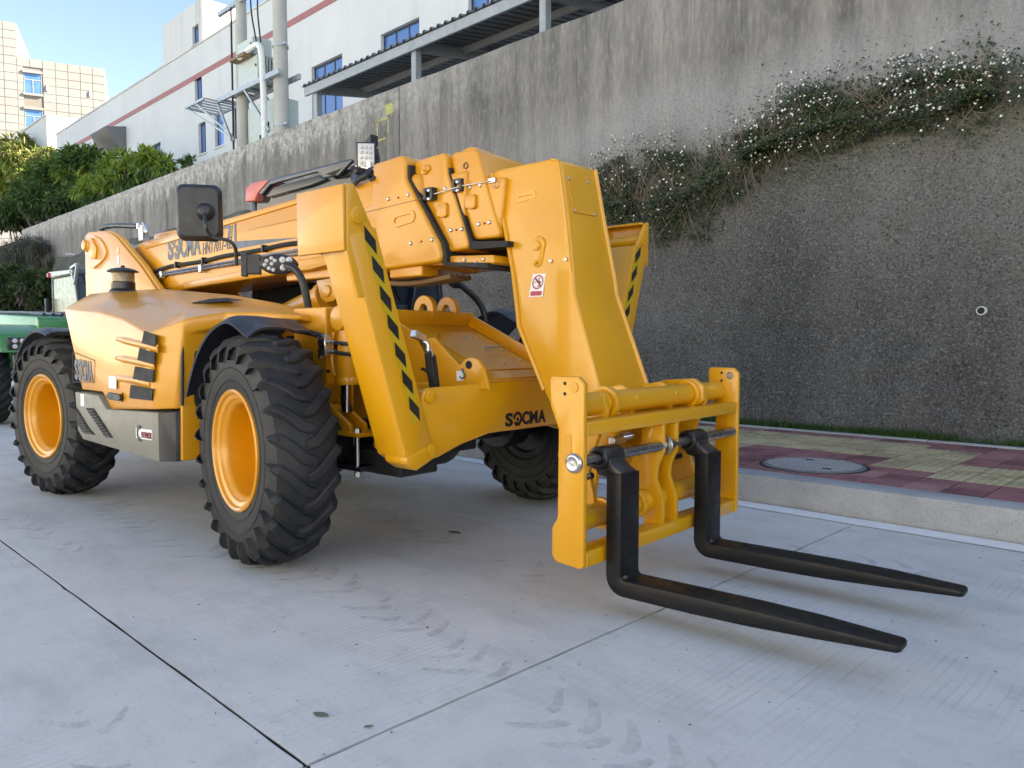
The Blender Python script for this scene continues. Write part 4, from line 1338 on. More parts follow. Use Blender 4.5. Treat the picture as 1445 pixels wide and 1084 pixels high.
tp('hood_intake', 'black_matt', lambda g: g.faces([P(a, b, 'y', yy) + Vector((0, 0, .006)) for a, b, yy in ((247, 425.5, .52), (280, 421.5, .60), (312, 420.5, .66), (345, 425, .58), (300, 428, .50), (272, 429.5, .46))], [(0, 1, 2, 3, 4, 5)]), hood_part, bev=0)
# air precleaner
pcx, pcy = -2.46, .47
pc = tp('air_precleaner', 'black', lambda g: g.lathe((pcx, pcy, 1.48), (0, 0, 1), [(.105, 0), (.105, .105), (.095, .115), (.09, .12)], 32), bev=0)
tp('cleaner_bowl', 'amber', lambda g: g.lathe((pcx, pcy, 1.60), (0, 0, 1), [(.078, .0), (.082, .01), (.082, .125), (.078, .135)], 32), pc, bev=0)
tp('bowl_band', 'black', lambda g: g.lathe((pcx, pcy, 1.60), (0, 0, 1), [(.083, .0), (.086, .005), (.086, .055), (.083, .06)], 32, closed=True), pc, bev=0)
tp('bowl_decal', 'yellow_bright', lambda g: [g.obox((pcx + math.cos(a) * .087, pcy + math.sin(a) * .087, 1.645 + .006 * math.sin(i * 2.0)), (-math.sin(a) * .012, math.cos(a) * .012, 0), (0, 0, .011), (math.cos(a) * .001, math.sin(a) * .001, 0)) for i, a in enumerate([-2.3 + .2 * j for j in range(5)])], pc, bev=0)
tp('cleaner_cap', 'plastic', lambda g: g.lathe((pcx, pcy, 1.73), (0, 0, 1), [(.08, 0), (.110, .004), (.113, .010), (.085, .027), (.045, .036), (.016, .038), (.014, .055), (.0, .056)], 32, caps=False), pc, bev=0)

# arch panel behind the near front wheel
tp('arch_panel', 'yellow', lambda g: g.prism([(.075, .49), (.92, .49), (.92, 1.36), (.5, 1.34), (.22, 1.315), (.11, 1.26), (.085, 1.0)], -.76, -.73, 'x'), bev=.008)
tp('arch_seal', 'black', lambda g: g.tube([(-.728, .078, .82), (-.725, .088, 1.2), (-.71, .115, 1.265), (-.68, .22, 1.30), (-.62, .42, 1.31)], .010, 8, sm=1), bev=0)
tp('arch_recess', 'black_matt', lambda g: g.prism([(.15, .84), (.165, .80), (.20, .78), (.9, .78), (.9, 1.24), (.24, 1.22), (.18, 1.20), (.155, 1.14)], -.729, -.715, 'x'), bev=.01)

# grey skirt
sk = [(-2.20, .855), (-1.80, .848), (-1.655, .762), (-.90, .786), (-.90, .485), (-2.08, .525), (-2.17, .58)]
skirt = tp('side_skirt', 'grey', lambda g: g.prism([(x, z - .012) for x, z in sk], .012, .60), bev=.008)
g = B()
g.loft([[(-.898, .010, .478), (-.898, .60, .478), (-.898, .60, .772), (-.898, .010, .772)], [(-.765, .055, .484), (-.765, .60, .484), (-.765, .60, .785), (-.765, .055, .785)]])
g.done('skirt_corner', 'darkgrey', skirt, bev=.006, seg=1)
for q in (((108.5, 575), (125.5, 603), (135, 614), (119, 611.5), (110, 598)), ((121.5, 575.5), (132.5, 576), (160, 618), (149.5, 617))):
    v = plate_on('louvre', 'black_matt', q, skirt, .004, y=.012)
    g = B()
    (x0, z0), (x1, z1) = [(lambda p: (p.x, p.z))(P(q[0][0], q[0][1], 'y', .012)), (lambda p: (p.x, p.z))(P(q[-2 if len(q) > 4 else -1][0], q[-2 if len(q) > 4 else -1][1], 'y', .012))]
    pts = [(lambda p: (p.x, p.z))(P(a, b, 'y', .012)) for a, b in q]
    zmin, zmax = min(p[1] for p in pts), max(p[1] for p in pts)
    nsl = 11
    for i in range(1, nsl):
        z = zmin + (zmax - zmin) * i / nsl
        xs_ = []
        for (a, b), (c, d) in zip(pts, pts[1:] + pts[:1]):
            if (b - z) * (d - z) < 0: xs_.append(a + (c - a) * (z - b) / (d - b))
        if len(xs_) >= 2:
            a, b = min(xs_) + .012, max(xs_) - .012
            if b > a: tp('slat', 'darkgrey', lambda g: g.obox(((a + b) / 2, .006, z), ((b - a) / 2, 0, 0), (0, .006, .004), (0, 0, .003)), v, bev=0)
lb = plate_on('engine_badge', 'white', ((192.5, 604), (215, 607), (215.5, 621.5), (193, 618.5)), skirt, .004, y=.012)
o_ = P(200, 617.5, 'y', .006); o2 = P(214, 619.5, 'y', .006)
lettering('POWER', .052, 'lettering', 'maroon', lb, o_ + Vector((0, -.001, 0)), (o2 - o_), (0, 0, 1), 0, .001, (o2 - o_).length)
g = B()
c = P(196.6, 611.5, 'y', .006) + Vector((0, -.001, 0))
vs, fs = [], []
for i in range(13):
    a = R(60 + 240 * i / 12)
    for rr in (.052, .026): vs.append(c + Vector((math.cos(a) * rr * .72, 0, math.sin(a) * rr)))
for i in range(12): fs.append((2 * i, 2 * i + 2, 2 * i + 3, 2 * i + 1))
g.faces(vs, fs)
g.done('badge_mark', 'darkgrey', lb, bev=0, recalc=False)
plate_on('warning_tag', 'white', ((114, 556), (119, 556), (119.5, 573), (114.5, 573)), skirt, .003, y=.012)

# ---- boom
def boom_pr(name, y0, pts, m='yellow', parent=None, bev=.02, y1=None):
    return tp(name, m, lambda g: g.prism(pts, y0, (2 * YC - y0) if y1 is None else y1), parent, bev=bev, seg=3)
BY = 1.05
base = boom_pr('boom_section', BY, [(-3.9, 1.66), (-3.0, 1.625), (-.75, 1.695), (-.2, 1.715), (.30, 1.73), (.30, 2.20), (-.15, 2.235), (-3.45, 2.115), (-3.9, 2.06)], bev=.045)
# pressed stiffener band, top rail and lower bulge on the side
tp('side_rail', 'yellow', lambda g: g.prism(Pxz(BY, (206, 352), (425, 287), (425, 279), (206, 343)), BY - .012, BY + .01), base, bev=.008)
tp('side_rib', 'yellow', lambda g: g.prism(Pxz(BY, (350, 325), (428, 308), (428, 305), (351, 322.5)), BY - .008, BY + .01), base, bev=.004)
tp('lower_panel', 'yellow', lambda g: g.prism(Pxz(BY, (258, 399), (468, 358), (468, 373), (440, 381), (262, 408)), BY - .012, BY + .01), base, bev=.01)
# front collar of the base section
colr = tp('boom_collar', 'yellow', lambda g: g.prism([(-.10, 2.30), (.165, 2.315), (.20, 2.29), (.20, 2.17), (.485, 1.765), (.505, 1.69), (.49, 1.655), (-.30, 1.635), (-.36, 1.70), (-.36, 2.02), (-.12, 2.06)], BY - .03, 2 * YC - BY + .03), base, bev=.018, seg=3)
tp('collar_seam', 'rust', lambda g: g.bar(P(507, 302, 'y', BY - .031), P(596, 280, 'y', BY - .031), .003, .003, (0, 1, 0)), colr, bev=0)
def stadium(name, c, ln, h, y, m, parent, slope=.05):
    g = B()
    pts = []
    for i in range(13): a = R(-90 + 180 * i / 12); pts.append((c[0] + ln / 2 + math.cos(a) * h / 2, c[1] + slope * ln / 2 + math.sin(a) * h / 2))
    for i in range(13): a = R(90 + 180 * i / 12); pts.append((c[0] - ln / 2 + math.cos(a) * h / 2, c[1] - slope * ln / 2 + math.sin(a) * h / 2))
    n = len(pts)
    inn = [(c[0] + (x - c[0]) * (1 - .018 / (ln / 2 + h / 2)) , c[1] + (z - c[1]) * (1 - .036 / h)) for x, z in pts]
    rings = [[(x, y + .004, z) for x, z in pts], [(x, y - .007, z) for x, z in pts], [(x, y - .007, z) for x, z in inn], [(x, y + .004, z) for x, z in inn]]
    g.loft(rings + [rings[0]], caps=False)
    return g.done(name, m, parent, bev=0)
q = P(570, 309, 'y', BY - .03); stadium('slot_boss', (q.x, q.z), .13, .075, BY - .03, 'yellow', colr, .12)
def studs(parent, y, *pts, m='steel', r=.012):
    for (a, b) in pts:
        p = P(a, b, 'y', y)
        tp('bolt_head', m, lambda g: g.lathe(p + Vector((0, .002, 0)), (0, -1, 0), [(r, 0), (r, .006), (r * .6, .012), (0, .013)], 10, caps=False), parent, bev=0)
studs(colr, BY - .03, (548.5, 281), (576.5, 275), (580, 343.5), (610, 338.5))
studs(colr, BY - .03, (562.5, 279), (595, 341), m='red', r=.006)
tp('wear_strip', 'black_matt', lambda g: g.prism([(.20, 2.25), (.222, 2.25), (.222, 2.17), (.51, 1.765), (.53, 1.69), (.53, 1.655), (.85, 1.630), (.85, 1.600), (.495, 1.640), (.485, 1.765), (.19, 2.17)], BY - .01, 2 * YC - BY + .01), colr, bev=0)
# second section
s2 = boom_pr('boom_section', 1.092, [(.1, 1.73), (.60, 1.73), (.64, 2.17), (.1, 2.17)], bev=.02)
c2 = tp('boom_collar', 'yellow', lambda g: g.prism([(.215, 2.28), (.47, 2.292), (.49, 2.27), (.50, 2.165), (.645, 1.81), (.665, 1.75), (.655, 1.725), (.47, 1.715), (.44, 1.77), (.225, 2.15)], 1.078, 2 * YC - 1.078), s2, bev=.014, seg=3)
studs(c2, 1.078, (628.5, 266.5), (637, 325), (652, 323.5)); studs(c2, 1.078, (644.5, 324.5), m='red', r=.006)
tp('collar_pin', 'yellow', lambda g: (g.prism(Pxz(1.076, (594, 240), (598, 232), (606, 233), (608, 238), (602, 246), (596, 247)), 1.066, 1.08), g.cyl(P(600, 239, 'y', 1.066), P(600, 239, 'y', 1.056), .018, n=16)), c2, bev=.005)
tp('wear_strip', 'black_matt', lambda g: g.prism([(.485, 2.20), (.512, 2.20), (.515, 2.165), (.66, 1.81), (.685, 1.765), (.95, 1.745), (.95, 1.715), (.67, 1.72), (.640, 1.81), (.49, 2.165)], 1.09, 2 * YC - 1.09), c2, bev=0)
tp('bottom_plate', 'yellow', lambda g: (g.prism([(.40, 1.70), (.86, 1.675), (.88, 1.635), (.84, 1.62), (.36, 1.65)], 1.07, 2 * YC - 1.07)), c2, bev=.008)
studs(c2, 1.07, (631, 371), (656, 367), (672, 371), (683, 366), m='steel', r=.010)
# third section
s3 = boom_pr('boom_section', 1.125, [(.4, 1.78), (.86, 1.78), (.9, 2.1), (.4, 2.15)], bev=.02)
c3 = tp('boom_collar', 'yellow', lambda g: g.prism([(.49, 2.27), (.52, 2.29), (.68, 2.285), (.71, 2.26), (.775, 2.07), (.875, 1.80), (.865, 1.772), (.70, 1.775), (.665, 1.82), (.52, 2.15)], 1.112, 2 * YC - 1.112), s3, bev=.014, seg=3)
studs(c3, 1.112, (676, 316.5), (691, 314), (663.5, 264.5), (678, 261.5)); studs(c3, 1.112, (684, 315.5), m='red', r=.006)
tp('collar_hole', 'rust', lambda g: (g.lathe(P(657.5, 234, 'y', 1.112), (0, -1, 0), [(.012, -.002), (.020, -.002), (.020, .006), (.012, .006)], 18, closed=True)), c3, bev=0)
for (px, py, pr_, yy) in ((610.5, 275, c2, 1.078), (651, 263, c3, 1.112)):
    bk = tp('cable_guide', 'black', lambda g: [g.obox(P(px, py, 'y', yy) + Vector((dx, -.02, dz)), (sx, 0, 0), (0, .022, 0), (0, 0, sz)) for dx, dz, sx, sz in ((-.028, 0, .011, .036), (.028, 0, .011, .036), (0, .027, .018, .010), (0, -.027, .018, .010))], pr_, bev=.003, seg=1)
    studs(bk, yy - .042, (px - 5, py - 6), (px - 5, py + 6))
    tp('cable_clip', 'yellow', lambda g: g.prism(Pxz(yy, (px + 8, py + 14), (px + 20, py + 11), (px + 22, py + 14), (px + 22, py + 30), (px + 17, py + 33), (px + 8, py + 31)), yy - .02, yy + .002), pr_, bev=.006)
tp('sensor_cable', 'steel', lambda g: g.tube([P(612, 274, 'y', 1.05), P(652, 262, 'y', 1.08), P(690, 256, 'y', 1.11), P(702, 256, 'y', 1.13)], .0035, 6), s3, bev=0)
tp('cable_eye', 'steel', lambda g: (g.obox(P(695, 255, 'y', 1.125), (.028, 0, 0), (0, .01, 0), (0, 0, .014)), g.lathe(P(700, 260, 'y', 1.12), (0, 1, 0), [(.018, 0), (.022, 0), (.022, .004), (.018, .004)], 16, closed=True)), s3, bev=.003, seg=1)
tp('sheave_guard', 'yellow', lambda g: g.lathe((.40, YC + .03, 2.245), (0, 1, 0), [(.14, 0), (.14, .16)], 28), s2, bev=.012)
# goose neck head
GY0, GY1 = 1.148, 2 * YC - 1.148
gn_near = Pxz(GY0, (690, 246), (699, 239), (778, 222.5), (789, 227), (800, 300), (812, 385), (815, 415), (857, 555), (852, 600), (800, 600), (775, 550), (737, 460), (734, 438), (725, 385), (710, 320))
hw_top, hw_bot = .165, .232
def gy(z): return .5 * 0 + hw_top + (hw_bot - hw_top) * smooth01((2.1 - z) / 1.15)
g = B()
near = [Vector((x, YC - gy(z), z)) for x, z in gn_near]
farv = [Vector((x + .0, YC + gy(z) - .015, z + .005)) for x, z in gn_near]
g.loft([near, farv])
gn = g.done('boom_head', 'yellow_bright', T, bev=.016, seg=3)
# flange lip along the rear edge of the side plate
tp('edge_flange', 'yellow_bright', lambda g: g.tube([near[i] + Vector((.012, -.002, 0)) for i in (10, 11, 12, 13, 14, 0)], .012, 8), gn, bev=0)
tp('edge_flange', 'yellow_bright', lambda g: g.tube([near[i] + Vector((.0, 2 * gy(near[i].z) - .018, .006)) for i in (3, 4, 5, 6, 7)], .013, 8), gn, bev=0)
def gpt(px, py): 
    y = YC - hw_top
    for _ in range(3):
        p = P(px, py, 'y', y); y = YC - gy(p.z)
    return P(px, py, 'y', y)
def gstud(px, py, r=.013, m='steel'):
    p = gpt(px, py)
    tp('bolt_head', m, lambda g: g.lathe(p + Vector((0, .002, 0)), (0, -1, 0), [(r * 1.25, 0), (r * 1.25, .004), (r * .9, .005), (r * .9, .016), (0, .018)], 12, caps=False), gn, bev=0)
gstud(779, 368.5, .011); gstud(800, 366.5, .011)
p = gpt(742.5, 277.5); stadium('slot_boss', (p.x, p.z), .10, .045, p.y, 'yellow_bright', gn, .1)
pin = tp('keeper_plate', 'yellow_bright', lambda g: (g.prism([(x, z) for x, z in [(lambda p: (p.x, p.z))(gpt(a, b)) for a, b in ((753, 345), (756, 337), (762, 333), (769, 336), (771, 343), (766, 372), (761, 378), (755, 377), (752, 371))]], gpt(760, 350).y - .014, gpt(760, 350).y + .004),
     g.cyl(gpt(760, 347) + Vector((0, .01, 0)), gpt(760, 347) + Vector((0, -.026, 0)), .026, n=20), g.cyl(gpt(757, 371), gpt(757, 371) + Vector((0, -.024, 0)), .011, n=12)), gn, bev=.004)
# front cover plate with four bolts
def fpt2(px, py):
    # point on the front face plane between the near and far front edges
    a, b, c = near[3], near[4], farv[3]
    n_ = (b - a).cross(c - a).normalized()
    d = fw + rt * ((px - PW / 2) / FPX) - upv * ((py - PH / 2) / FPX)
    dm = Vector((d.dot(XM), d.dot(YM), d.z)); cm = Vector(((CAM - MO).dot(XM), (CAM - MO).dot(YM), CAM.z))
    t_ = (a - cm).dot(n_) / dm.dot(n_)
    return cm + dm * t_, (n_ if n_.x > 0 else -n_)
cps = [fpt2(a, b) for a, b in ((799, 250), (828, 256), (840, 306), (809, 300))]
def cover(g):
    nn = cps[0][1]
    vs = [p for p, _ in cps] + [p + nn * .006 for p, _ in cps]
    g.faces(vs, [(0, 1, 2, 3), (7, 6, 5, 4), (0, 4, 5, 1), (1, 5, 6, 2), (2, 6, 7, 3), (3, 7, 4, 0)])
cvp = tp('cover_plate', 'yellow_bright', cover, gn, bev=.002, seg=1)
for (p, nn), tgt in zip(cps, ((.1, .1), (-.1, .1), (-.1, -.1), (.1, -.1))):
    cc = sum((q for q, _ in cps), Vector()) / 4
    p2 = p.lerp(cc, .09) + nn * .006
    tp('bolt_head', 'steel', lambda g: g.lathe(p2, nn, [(.009, 0), (.009, .004), (.004, .008), (0, .008)], 10, caps=False), cvp, bev=0)
# safety sticker: no standing under the boom
pa = [gpt(a, b) + Vector((0, -.0015, 0)) for a, b in ((752.5, 387), (770.5, 386), (766, 418.5), (746.5, 419.5))]
stk = tp('safety_sticker', 'white', lambda g: g.faces(pa + [q + Vector((0, -.001, 0)) for q in pa], [(0, 1, 2, 3), (7, 6, 5, 4), (0, 4, 5, 1), (1, 5, 6, 2), (2, 6, 7, 3), (3, 7, 4, 0)]), gn, bev=0)
def sp(u, v, h=.002):
    a = pa[0].lerp(pa[1], u); b = pa[3].lerp(pa[2], u)
    return b.lerp(a, v) + Vector((0, -h, 0))
vs, fs = [], []
for i in range(33):
    a = 2 * math.pi * i / 32
    for rr in (1.0, .80): vs.append(sp(.5 + math.cos(a) * .42 * rr, .64 + math.sin(a) * .31 * rr))
for i in range(32): fs.append((2 * i, 2 * i + 2, 2 * i + 3, 2 * i + 1))
tp('prohibition_ring', 'red', lambda g: (g.faces(vs, fs), g.faces([sp(.18, .82), sp(.25, .88), sp(.82, .46), sp(.75, .40)], [(0, 1, 2, 3)])), stk, bev=0, recalc=False)
tp('warning_pictogram', 'black', lambda g: (g.faces([sp(.52, .80, .0025), sp(.60, .84, .0025), sp(.66, .80, .0025), sp(.58, .76, .0025)], [(0, 1, 2, 3)]), g.faces([sp(.16, .56, .0025), sp(.19, .60, .0025), sp(.58, .80, .0025), sp(.56, .75, .0025)], [(0, 1, 2, 3)]),
   g.faces([sp(.46, .66, .0025), sp(.60, .72, .0025), sp(.76, .62, .0025), sp(.70, .56, .0025), sp(.56, .62, .0025)], [(0, 1, 2, 3, 4)]), g.faces([sp(.50, .44, .0025), sp(.52, .49, .0025), sp(.68, .50, .0025), sp(.68, .45, .0025)], [(0, 1, 2, 3)])), stk, bev=0, recalc=False)
tp('warning_caption', 'red', lambda g: g.faces([sp(.08, .10), sp(.14, .05), sp(.86, .05), sp(.92, .10), sp(.92, .20), sp(.86, .25), sp(.14, .25), sp(.08, .20)], [tuple(range(8))]), stk, bev=0, recalc=False)

# base boom prints
o_ = P(237, 366, 'y', BY - .0015); o2 = P(283, 357, 'y', BY - .0015)
brand(base, o_, o2 - o_, (0, 0, 1), .25, (o2 - o_).length, 'blue')
o_ = P(286, 359.5, 'y', BY - .0015); o2 = P(328, 350, 'y', BY - .0015)
lettering('HNT7017-4Z', .135, 'lettering', 'blue', base, o_, o2 - o_, (0, 0, 1), .15, .0015, (o2 - o_).length)
def flat_xz(name, m, px, y, parent):
    pts = [P(a, b, 'y', y) for a, b in px]
    return tp(name, m, lambda g: g.faces(pts, [tuple(range(len(pts)))]), parent, bev=0)
flat_xz('graphic', 'blue', ((333, 340.5), (423, 335), (333, 351.5)), BY - .0015, base)
flat_xz('graphic', 'blue', ((330.5, 315.5), (333.5, 314.5), (333.5, 352), (330.5, 353)), BY - .0016, base)
flat_xz('graphic', 'blue', ((304, 321.5), (325.5, 317.5), (325.5, 321.5), (304, 326)), BY - .0015, base)
flat_xz('graphic', 'blue', ((322.6, 322), (325.5, 321.3), (323.8, 334.5), (321.2, 335)), BY - .0017, base)
flat_xz('graphic', 'blue', ((327, 317), (328.6, 316.8), (327.2, 335.5), (325.6, 336)), BY - .0015, base)
# steel lines and cable along the base boom
for (a, b) in (((215, 388), (470, 344)), ((215, 391), (470, 350))):
    tp('hydraulic_line', 'shaft', lambda g: g.tube([P(*a, 'y', BY - .03), P(*b, 'y', BY - .03)], .009, 8), base, bev=0)
for (px, py) in ((229, 388), (284.5, 379)):
    tp('line_clamp', 'steel', lambda g: g.obox(P(px, py, 'y', BY - .03), (.022, 0, .002), (0, .018, 0), (0, 0, .032)), base, bev=.004, seg=1)
cps_ = [(212, 386), (228, 379), (245, 374.5), (262, 372.5), (290, 368), (312, 362), (330, 359), (350, 356), (373, 351.5), (400, 345), (429, 342)]
tp('wiring_loom', 'black_matt', lambda g: g.tube([P(a, b, 'y', BY - .02) for a, b in cps_], .016, 8, sm=1), base, bev=0)
for (px, py) in ((250, 374), (288, 368), (373, 351), (424, 342.5)):
    tp('loom_clip', 'black', lambda g: g.obox(P(px, py, 'y', BY - .025), (.008, 0, 0), (0, .022, 0), (0, 0, .026)), base, bev=0)

# ---- rear boom tower
PYn = .93
tw_pts = [(-4.47, 1.1), (-4.46, 2.20), (-4.43, 2.245), (-4.36, 2.265), (-4.0, 2.245), (-3.86, 2.215), (-3.70, 2.155), (-3.58, 2.08), (-3.23, 1.87), (-2.86, 1.60), (-2.6, 1.40), (-2.6, 1.1)]
for y in (PYn, 2 * YC - PYn - .035):
    pv = tp('boom_tower', 'yellow', lambda g: g.prism(tw_pts, y, y + .035), bev=.012)
    if y < 1:
        tp('tower_edge', 'yellow_bright', lambda g: g.tube([(x + .02, y + .05, z - .02) for x, z in tw_pts[4:10]], .03, 8), pv, bev=0)
        tp('pivot_boss', 'yellow', lambda g: (g.lathe((-4.40, y + .005, 2.14), (0, -1, 0), [(.065, 0), (.065, .015), (.05, .02), (.05, .04), (0, .04)], 28, caps=False), g.prism([(-4.38, 2.20), (-4.25, 2.20), (-4.14, 2.09), (-4.18, 1.99), (-4.3, 2.0)], y - .012, y + .01)), pv, bev=.006)
        hk = [P(a, b, 'y', y) for a, b in ((135, 334), (143, 338), (150, 350), (151, 358), (146, 367), (133, 378))]
        tp('stiffener', 'yellow', lambda g: g.tube(hk, .013, 8, sm=1), pv, bev=0)
        tp('sight_hole', 'yellow_bright', lambda g: g.cyl(P(166.5, 353.5, 'y', y - .001), P(166.5, 353.5, 'y', y - .001) + Vector((0, -.002, 0)), .03, n=18), pv, bev=0)
        plate_on('white_sticker', 'white', ((165.5, 361), (168.3, 361), (168.3, 373), (165.3, 373)), pv, .003, y=y)
tp('tower_pin', 'steel', lambda g: g.cyl((-4.40, PYn - .03, 2.14), (-4.40, 2 * YC - PYn + .03, 2.14), .05, n=20), bev=.004, seg=1)
tp('tower_plate', 'yellow', lambda g: g.box(-4.44, -4.40, PYn + .036, 2 * YC - PYn - .036, 1.1, 1.95), bev=0)
tp('counterweight', 'yellow', lambda g: g.prism([(-4.5, .75), (-4.46, 1.15), (-3.4, 1.15), (-3.4, .75)], .62, 2 * YC - .62), bev=.03)
vb = tp('valve_bank', 'yellow', lambda g: (g.box(-3.55, -3.0, 1.2, 1.32, 2.05, 2.20)), bev=.01)
VF = P(203, 330, 'y', 1.02)
tp('valve_fitting', 'steel', lambda g: (g.obox(VF, (.04, 0, 0), (0, .03, 0), (0, 0, .06)), g.tube([VF + Vector((-.02, 0, .05)), VF + Vector((-.02, 0, .09)), VF + Vector((.03, 0, .09)), VF + Vector((.06, 0, .0))], .018, 8, sm=1), g.obox(VF + Vector((-.05, -.02, .07)), (.02, 0, 0), (0, .015, 0), (0, 0, .025))), vb, bev=.003, seg=1)
tp('rear_hose', 'plastic', lambda g: g.tube([P(148, 330, 'y', 1.05), P(141, 324, 'y', 1.05), P(147, 320, 'y', 1.05), P(165, 318, 'y', 1.05), P(184, 319, 'y', 1.05), P(195, 319, 'y', 1.05)], .024, 10, sm=2), bev=0)

# ---- lift cylinder under the boom
lcy = tp('lift_cylinder', 'yellow', lambda g: (g.cyl((-2.3, 1.22, 1.15), (-.72, 1.12, 1.50), .105, n=28), g.cyl((-.76, 1.12, 1.49), (-.70, 1.12, 1.503), .12, n=28)), bev=.006, seg=1)
tp('cylinder_rod', 'chrome', lambda g: g.cyl((-.72, 1.12, 1.50), (-.38, 1.11, 1.585), .055, n=24), lcy, bev=0)
bp = [P(a, b, 'y', .99) for a, b in ((446, 396), (468, 392), (482, 398), (483, 412), (470, 425), (460, 427), (452, 420))]
tp('lift_bracket', 'yellow', lambda g: (g.prism([(p.x, p.z) for p in bp], .99, 1.02), g.prism([(p.x, p.z) for p in bp], 1.2, 1.23), g.cyl((bp[5].x + .02, .975, bp[5].z + .075), (bp[5].x + .02, 1.25, bp[5].z + .075), .04, n=20)), base, bev=.006)
tp('boom_underside_bracket', 'yellow', lambda g: (g.box(-1.2, .3, 1.10, 1.55, 1.635, 1.70), g.box(.0, .3, 1.06, 1.2, 1.59, 1.66)), base, bev=.008, seg=1)
tp('hose_run', 'rust', lambda g: [g.tube([(-.2, 1.15 + .05 * i, 1.58), (.1, 1.15 + .05 * i, 1.555 + .01 * (i % 2)), (.45, 1.16 + .05 * i, 1.585)], .016, 8, sm=1) for i in range(4)], base, bev=0)

# ---- cab on the far side
CX0, CX1, CYa, CYb = -2.75, -1.05, 1.72, 2.55
cab = tp('cab', 'cabframe', lambda g: (g.box(CX0, CX1, CYa, CYb, .95, 1.50),
     g.prism([(CX0, 1.50), (CX0 + .07, 1.50), (CX0 + .10, 2.58), (CX0 + .02, 2.58)], CYa, CYa + .06), g.prism([(CX0, 1.50), (CX0 + .07, 1.50), (CX0 + .10, 2.58), (CX0 + .02, 2.58)], CYb - .06, CYb),
     g.prism([(CX1 - .07, 1.50), (CX1, 1.50), (CX1 - .14, 2.58), (CX1 - .22, 2.58)], CYa, CYa + .06), g.prism([(CX1 - .07, 1.50), (CX1, 1.50), (CX1 - .14, 2.58), (CX1 - .22, 2.58)], CYb - .06, CYb),
     g.box(CX0, CX1 - .13, CYa + .05, CYb + .01, 2.44, 2.50)), bev=.02)
rfw = P(430, 246, 'y', CYa - .02)
tp('roof_rail', 'cabframe', lambda g: (g.prism(Pxz(CYa - .03, (365, 272), (383, 253), (497, 224.5), (500, 227), (480, 248), (462, 251), (450, 243), (384, 261), (372, 276)), CYa - .05, CYa - .015)), cab, bev=.01)
tp('roof_rail', 'cabframe', lambda g: g.prism(Pxz(CYa - .03, (462, 246.5), (485, 238.5), (474, 249.5)), CYa - .052, CYa - .012), cab, bev=0).data.materials[0] = M['joint']
tp('side_window', 'glass_dark', lambda g: g.prism(Pxz(CYa - .01, (374, 276), (386, 264), (452, 247), (460, 254), (440, 262), (380, 279)), CYa - .02, CYa + .01), cab, bev=.006, seg=1)
tp('windscreen', 'glass_dark', lambda g: g.prism([(CX1 - .035, 1.50), (CX1 - .02, 1.50), (CX1 - .16, 2.55), (CX1 - .175, 2.55)], CYa + .061, CYb - .061), cab, bev=0)
tp('screen_reflection', 'glass_pale', lambda g: g.prism([(CX1 - .02, 1.72), (CX1 - .003, 1.72), (CX1 - .09, 2.3), (CX1 - .107, 2.3)], CYa + .12, CYb - .3), cab, bev=0)  # pale pane over the windscreen, a painted reflection
tp('side_glass', 'glass_dark', lambda g: g.prism([(CX0 + .08, 1.51), (CX1 - .08, 1.51), (CX1 - .22, 2.54), (CX0 + .11, 2.54)], CYa + .015, CYa + .03), cab, bev=0)
tp('wiper', 'black', lambda g: (g.tube([P(580, 440, 'x', CX1 + .03), P(586, 400, 'x', CX1), P(592, 392, 'x', CX1 - .02)], .022, 8, sm=1), g.tube([P(554, 392, 'x', CX1 + .02), P(560, 415, 'x', CX1 + .02), P(566, 425, 'x', CX1 + .02)], .012, 6)), cab, bev=0)
tp('rear_marker', 'pink', lambda g: g.prism(Pxz(CYa - .04, (348.5, 285), (349, 266), (359, 258), (382, 254), (366, 273), (362, 284)), CYa - .06, CYa + .2), cab, bev=.012)
tp('roof_lamp_bracket', 'black', lambda g: g.box(CX1 - .34, CX1 - .12, CYa, CYb, 2.50, 2.56), cab, bev=.01, seg=1)

# ---- work lamps, mirror
def round_leds(g, c, u, v, n_, pts, r):
    for (a, b) in pts:
        p = c + u * a + v * b
        g.lathe(p, n_, [(r, -.004), (r, .004), (r * .55, .009), (0, .011)], 12, caps=False)
def head_lamp(y, mir):
    s_ = -1 if mir else 1
    px_ = -.50
    c = Vector((px_, y, 1.675)) if not mir else Vector((-.44, 2.07, 1.69))
    u = Vector((-.30 * s_ * .0 + .0, 1 * s_, 0)); u = Vector((.62, .785 * s_, 0)).normalized(); v = Vector((0, 0, 1)); n_ = Vector((.785, -.62 * s_, 0)).normalized()
    hs = tp('head_lamp', 'plastic', lambda g: (g.loft([[c + n_ * d_ + u * math.cos(2 * math.pi * i / 24) * (.105 * k if abs(math.cos(2 * math.pi * i / 24)) > 2 else .115 * k) + v * math.sin(2 * math.pi * i / 24) * .062 * k for i in range(24)] for d_, k in ((-.07, .75), (-.02, 1.0), (.02, 1.0), (.03, .93))]),
        g.obox(c - u * .15 - n_ * .03, u * .04, v * .06, n_ * .035), g.obox(c - u * .205 - n_ * .02, u * .018, v * .075, n_ * .03)), bev=.004, seg=1)
    f = c + n_ * .031
    g = B()
    round_leds(g, f, u, v, n_, [(.025, .026), (.065, .026), (.028, -.022), (.068, -.022)], .019)
    round_leds(g, f, u, v, n_, [(-.068, .018), (-.04, .034), (-.08, -.006), (-.055, -.028), (-.03, -.036), (-.038, .0), (-.02, .02)], .012)
    g.done('lamp_lens', 'lens', hs, bev=0)
    return c, u
c, u = head_lamp(.60, False)
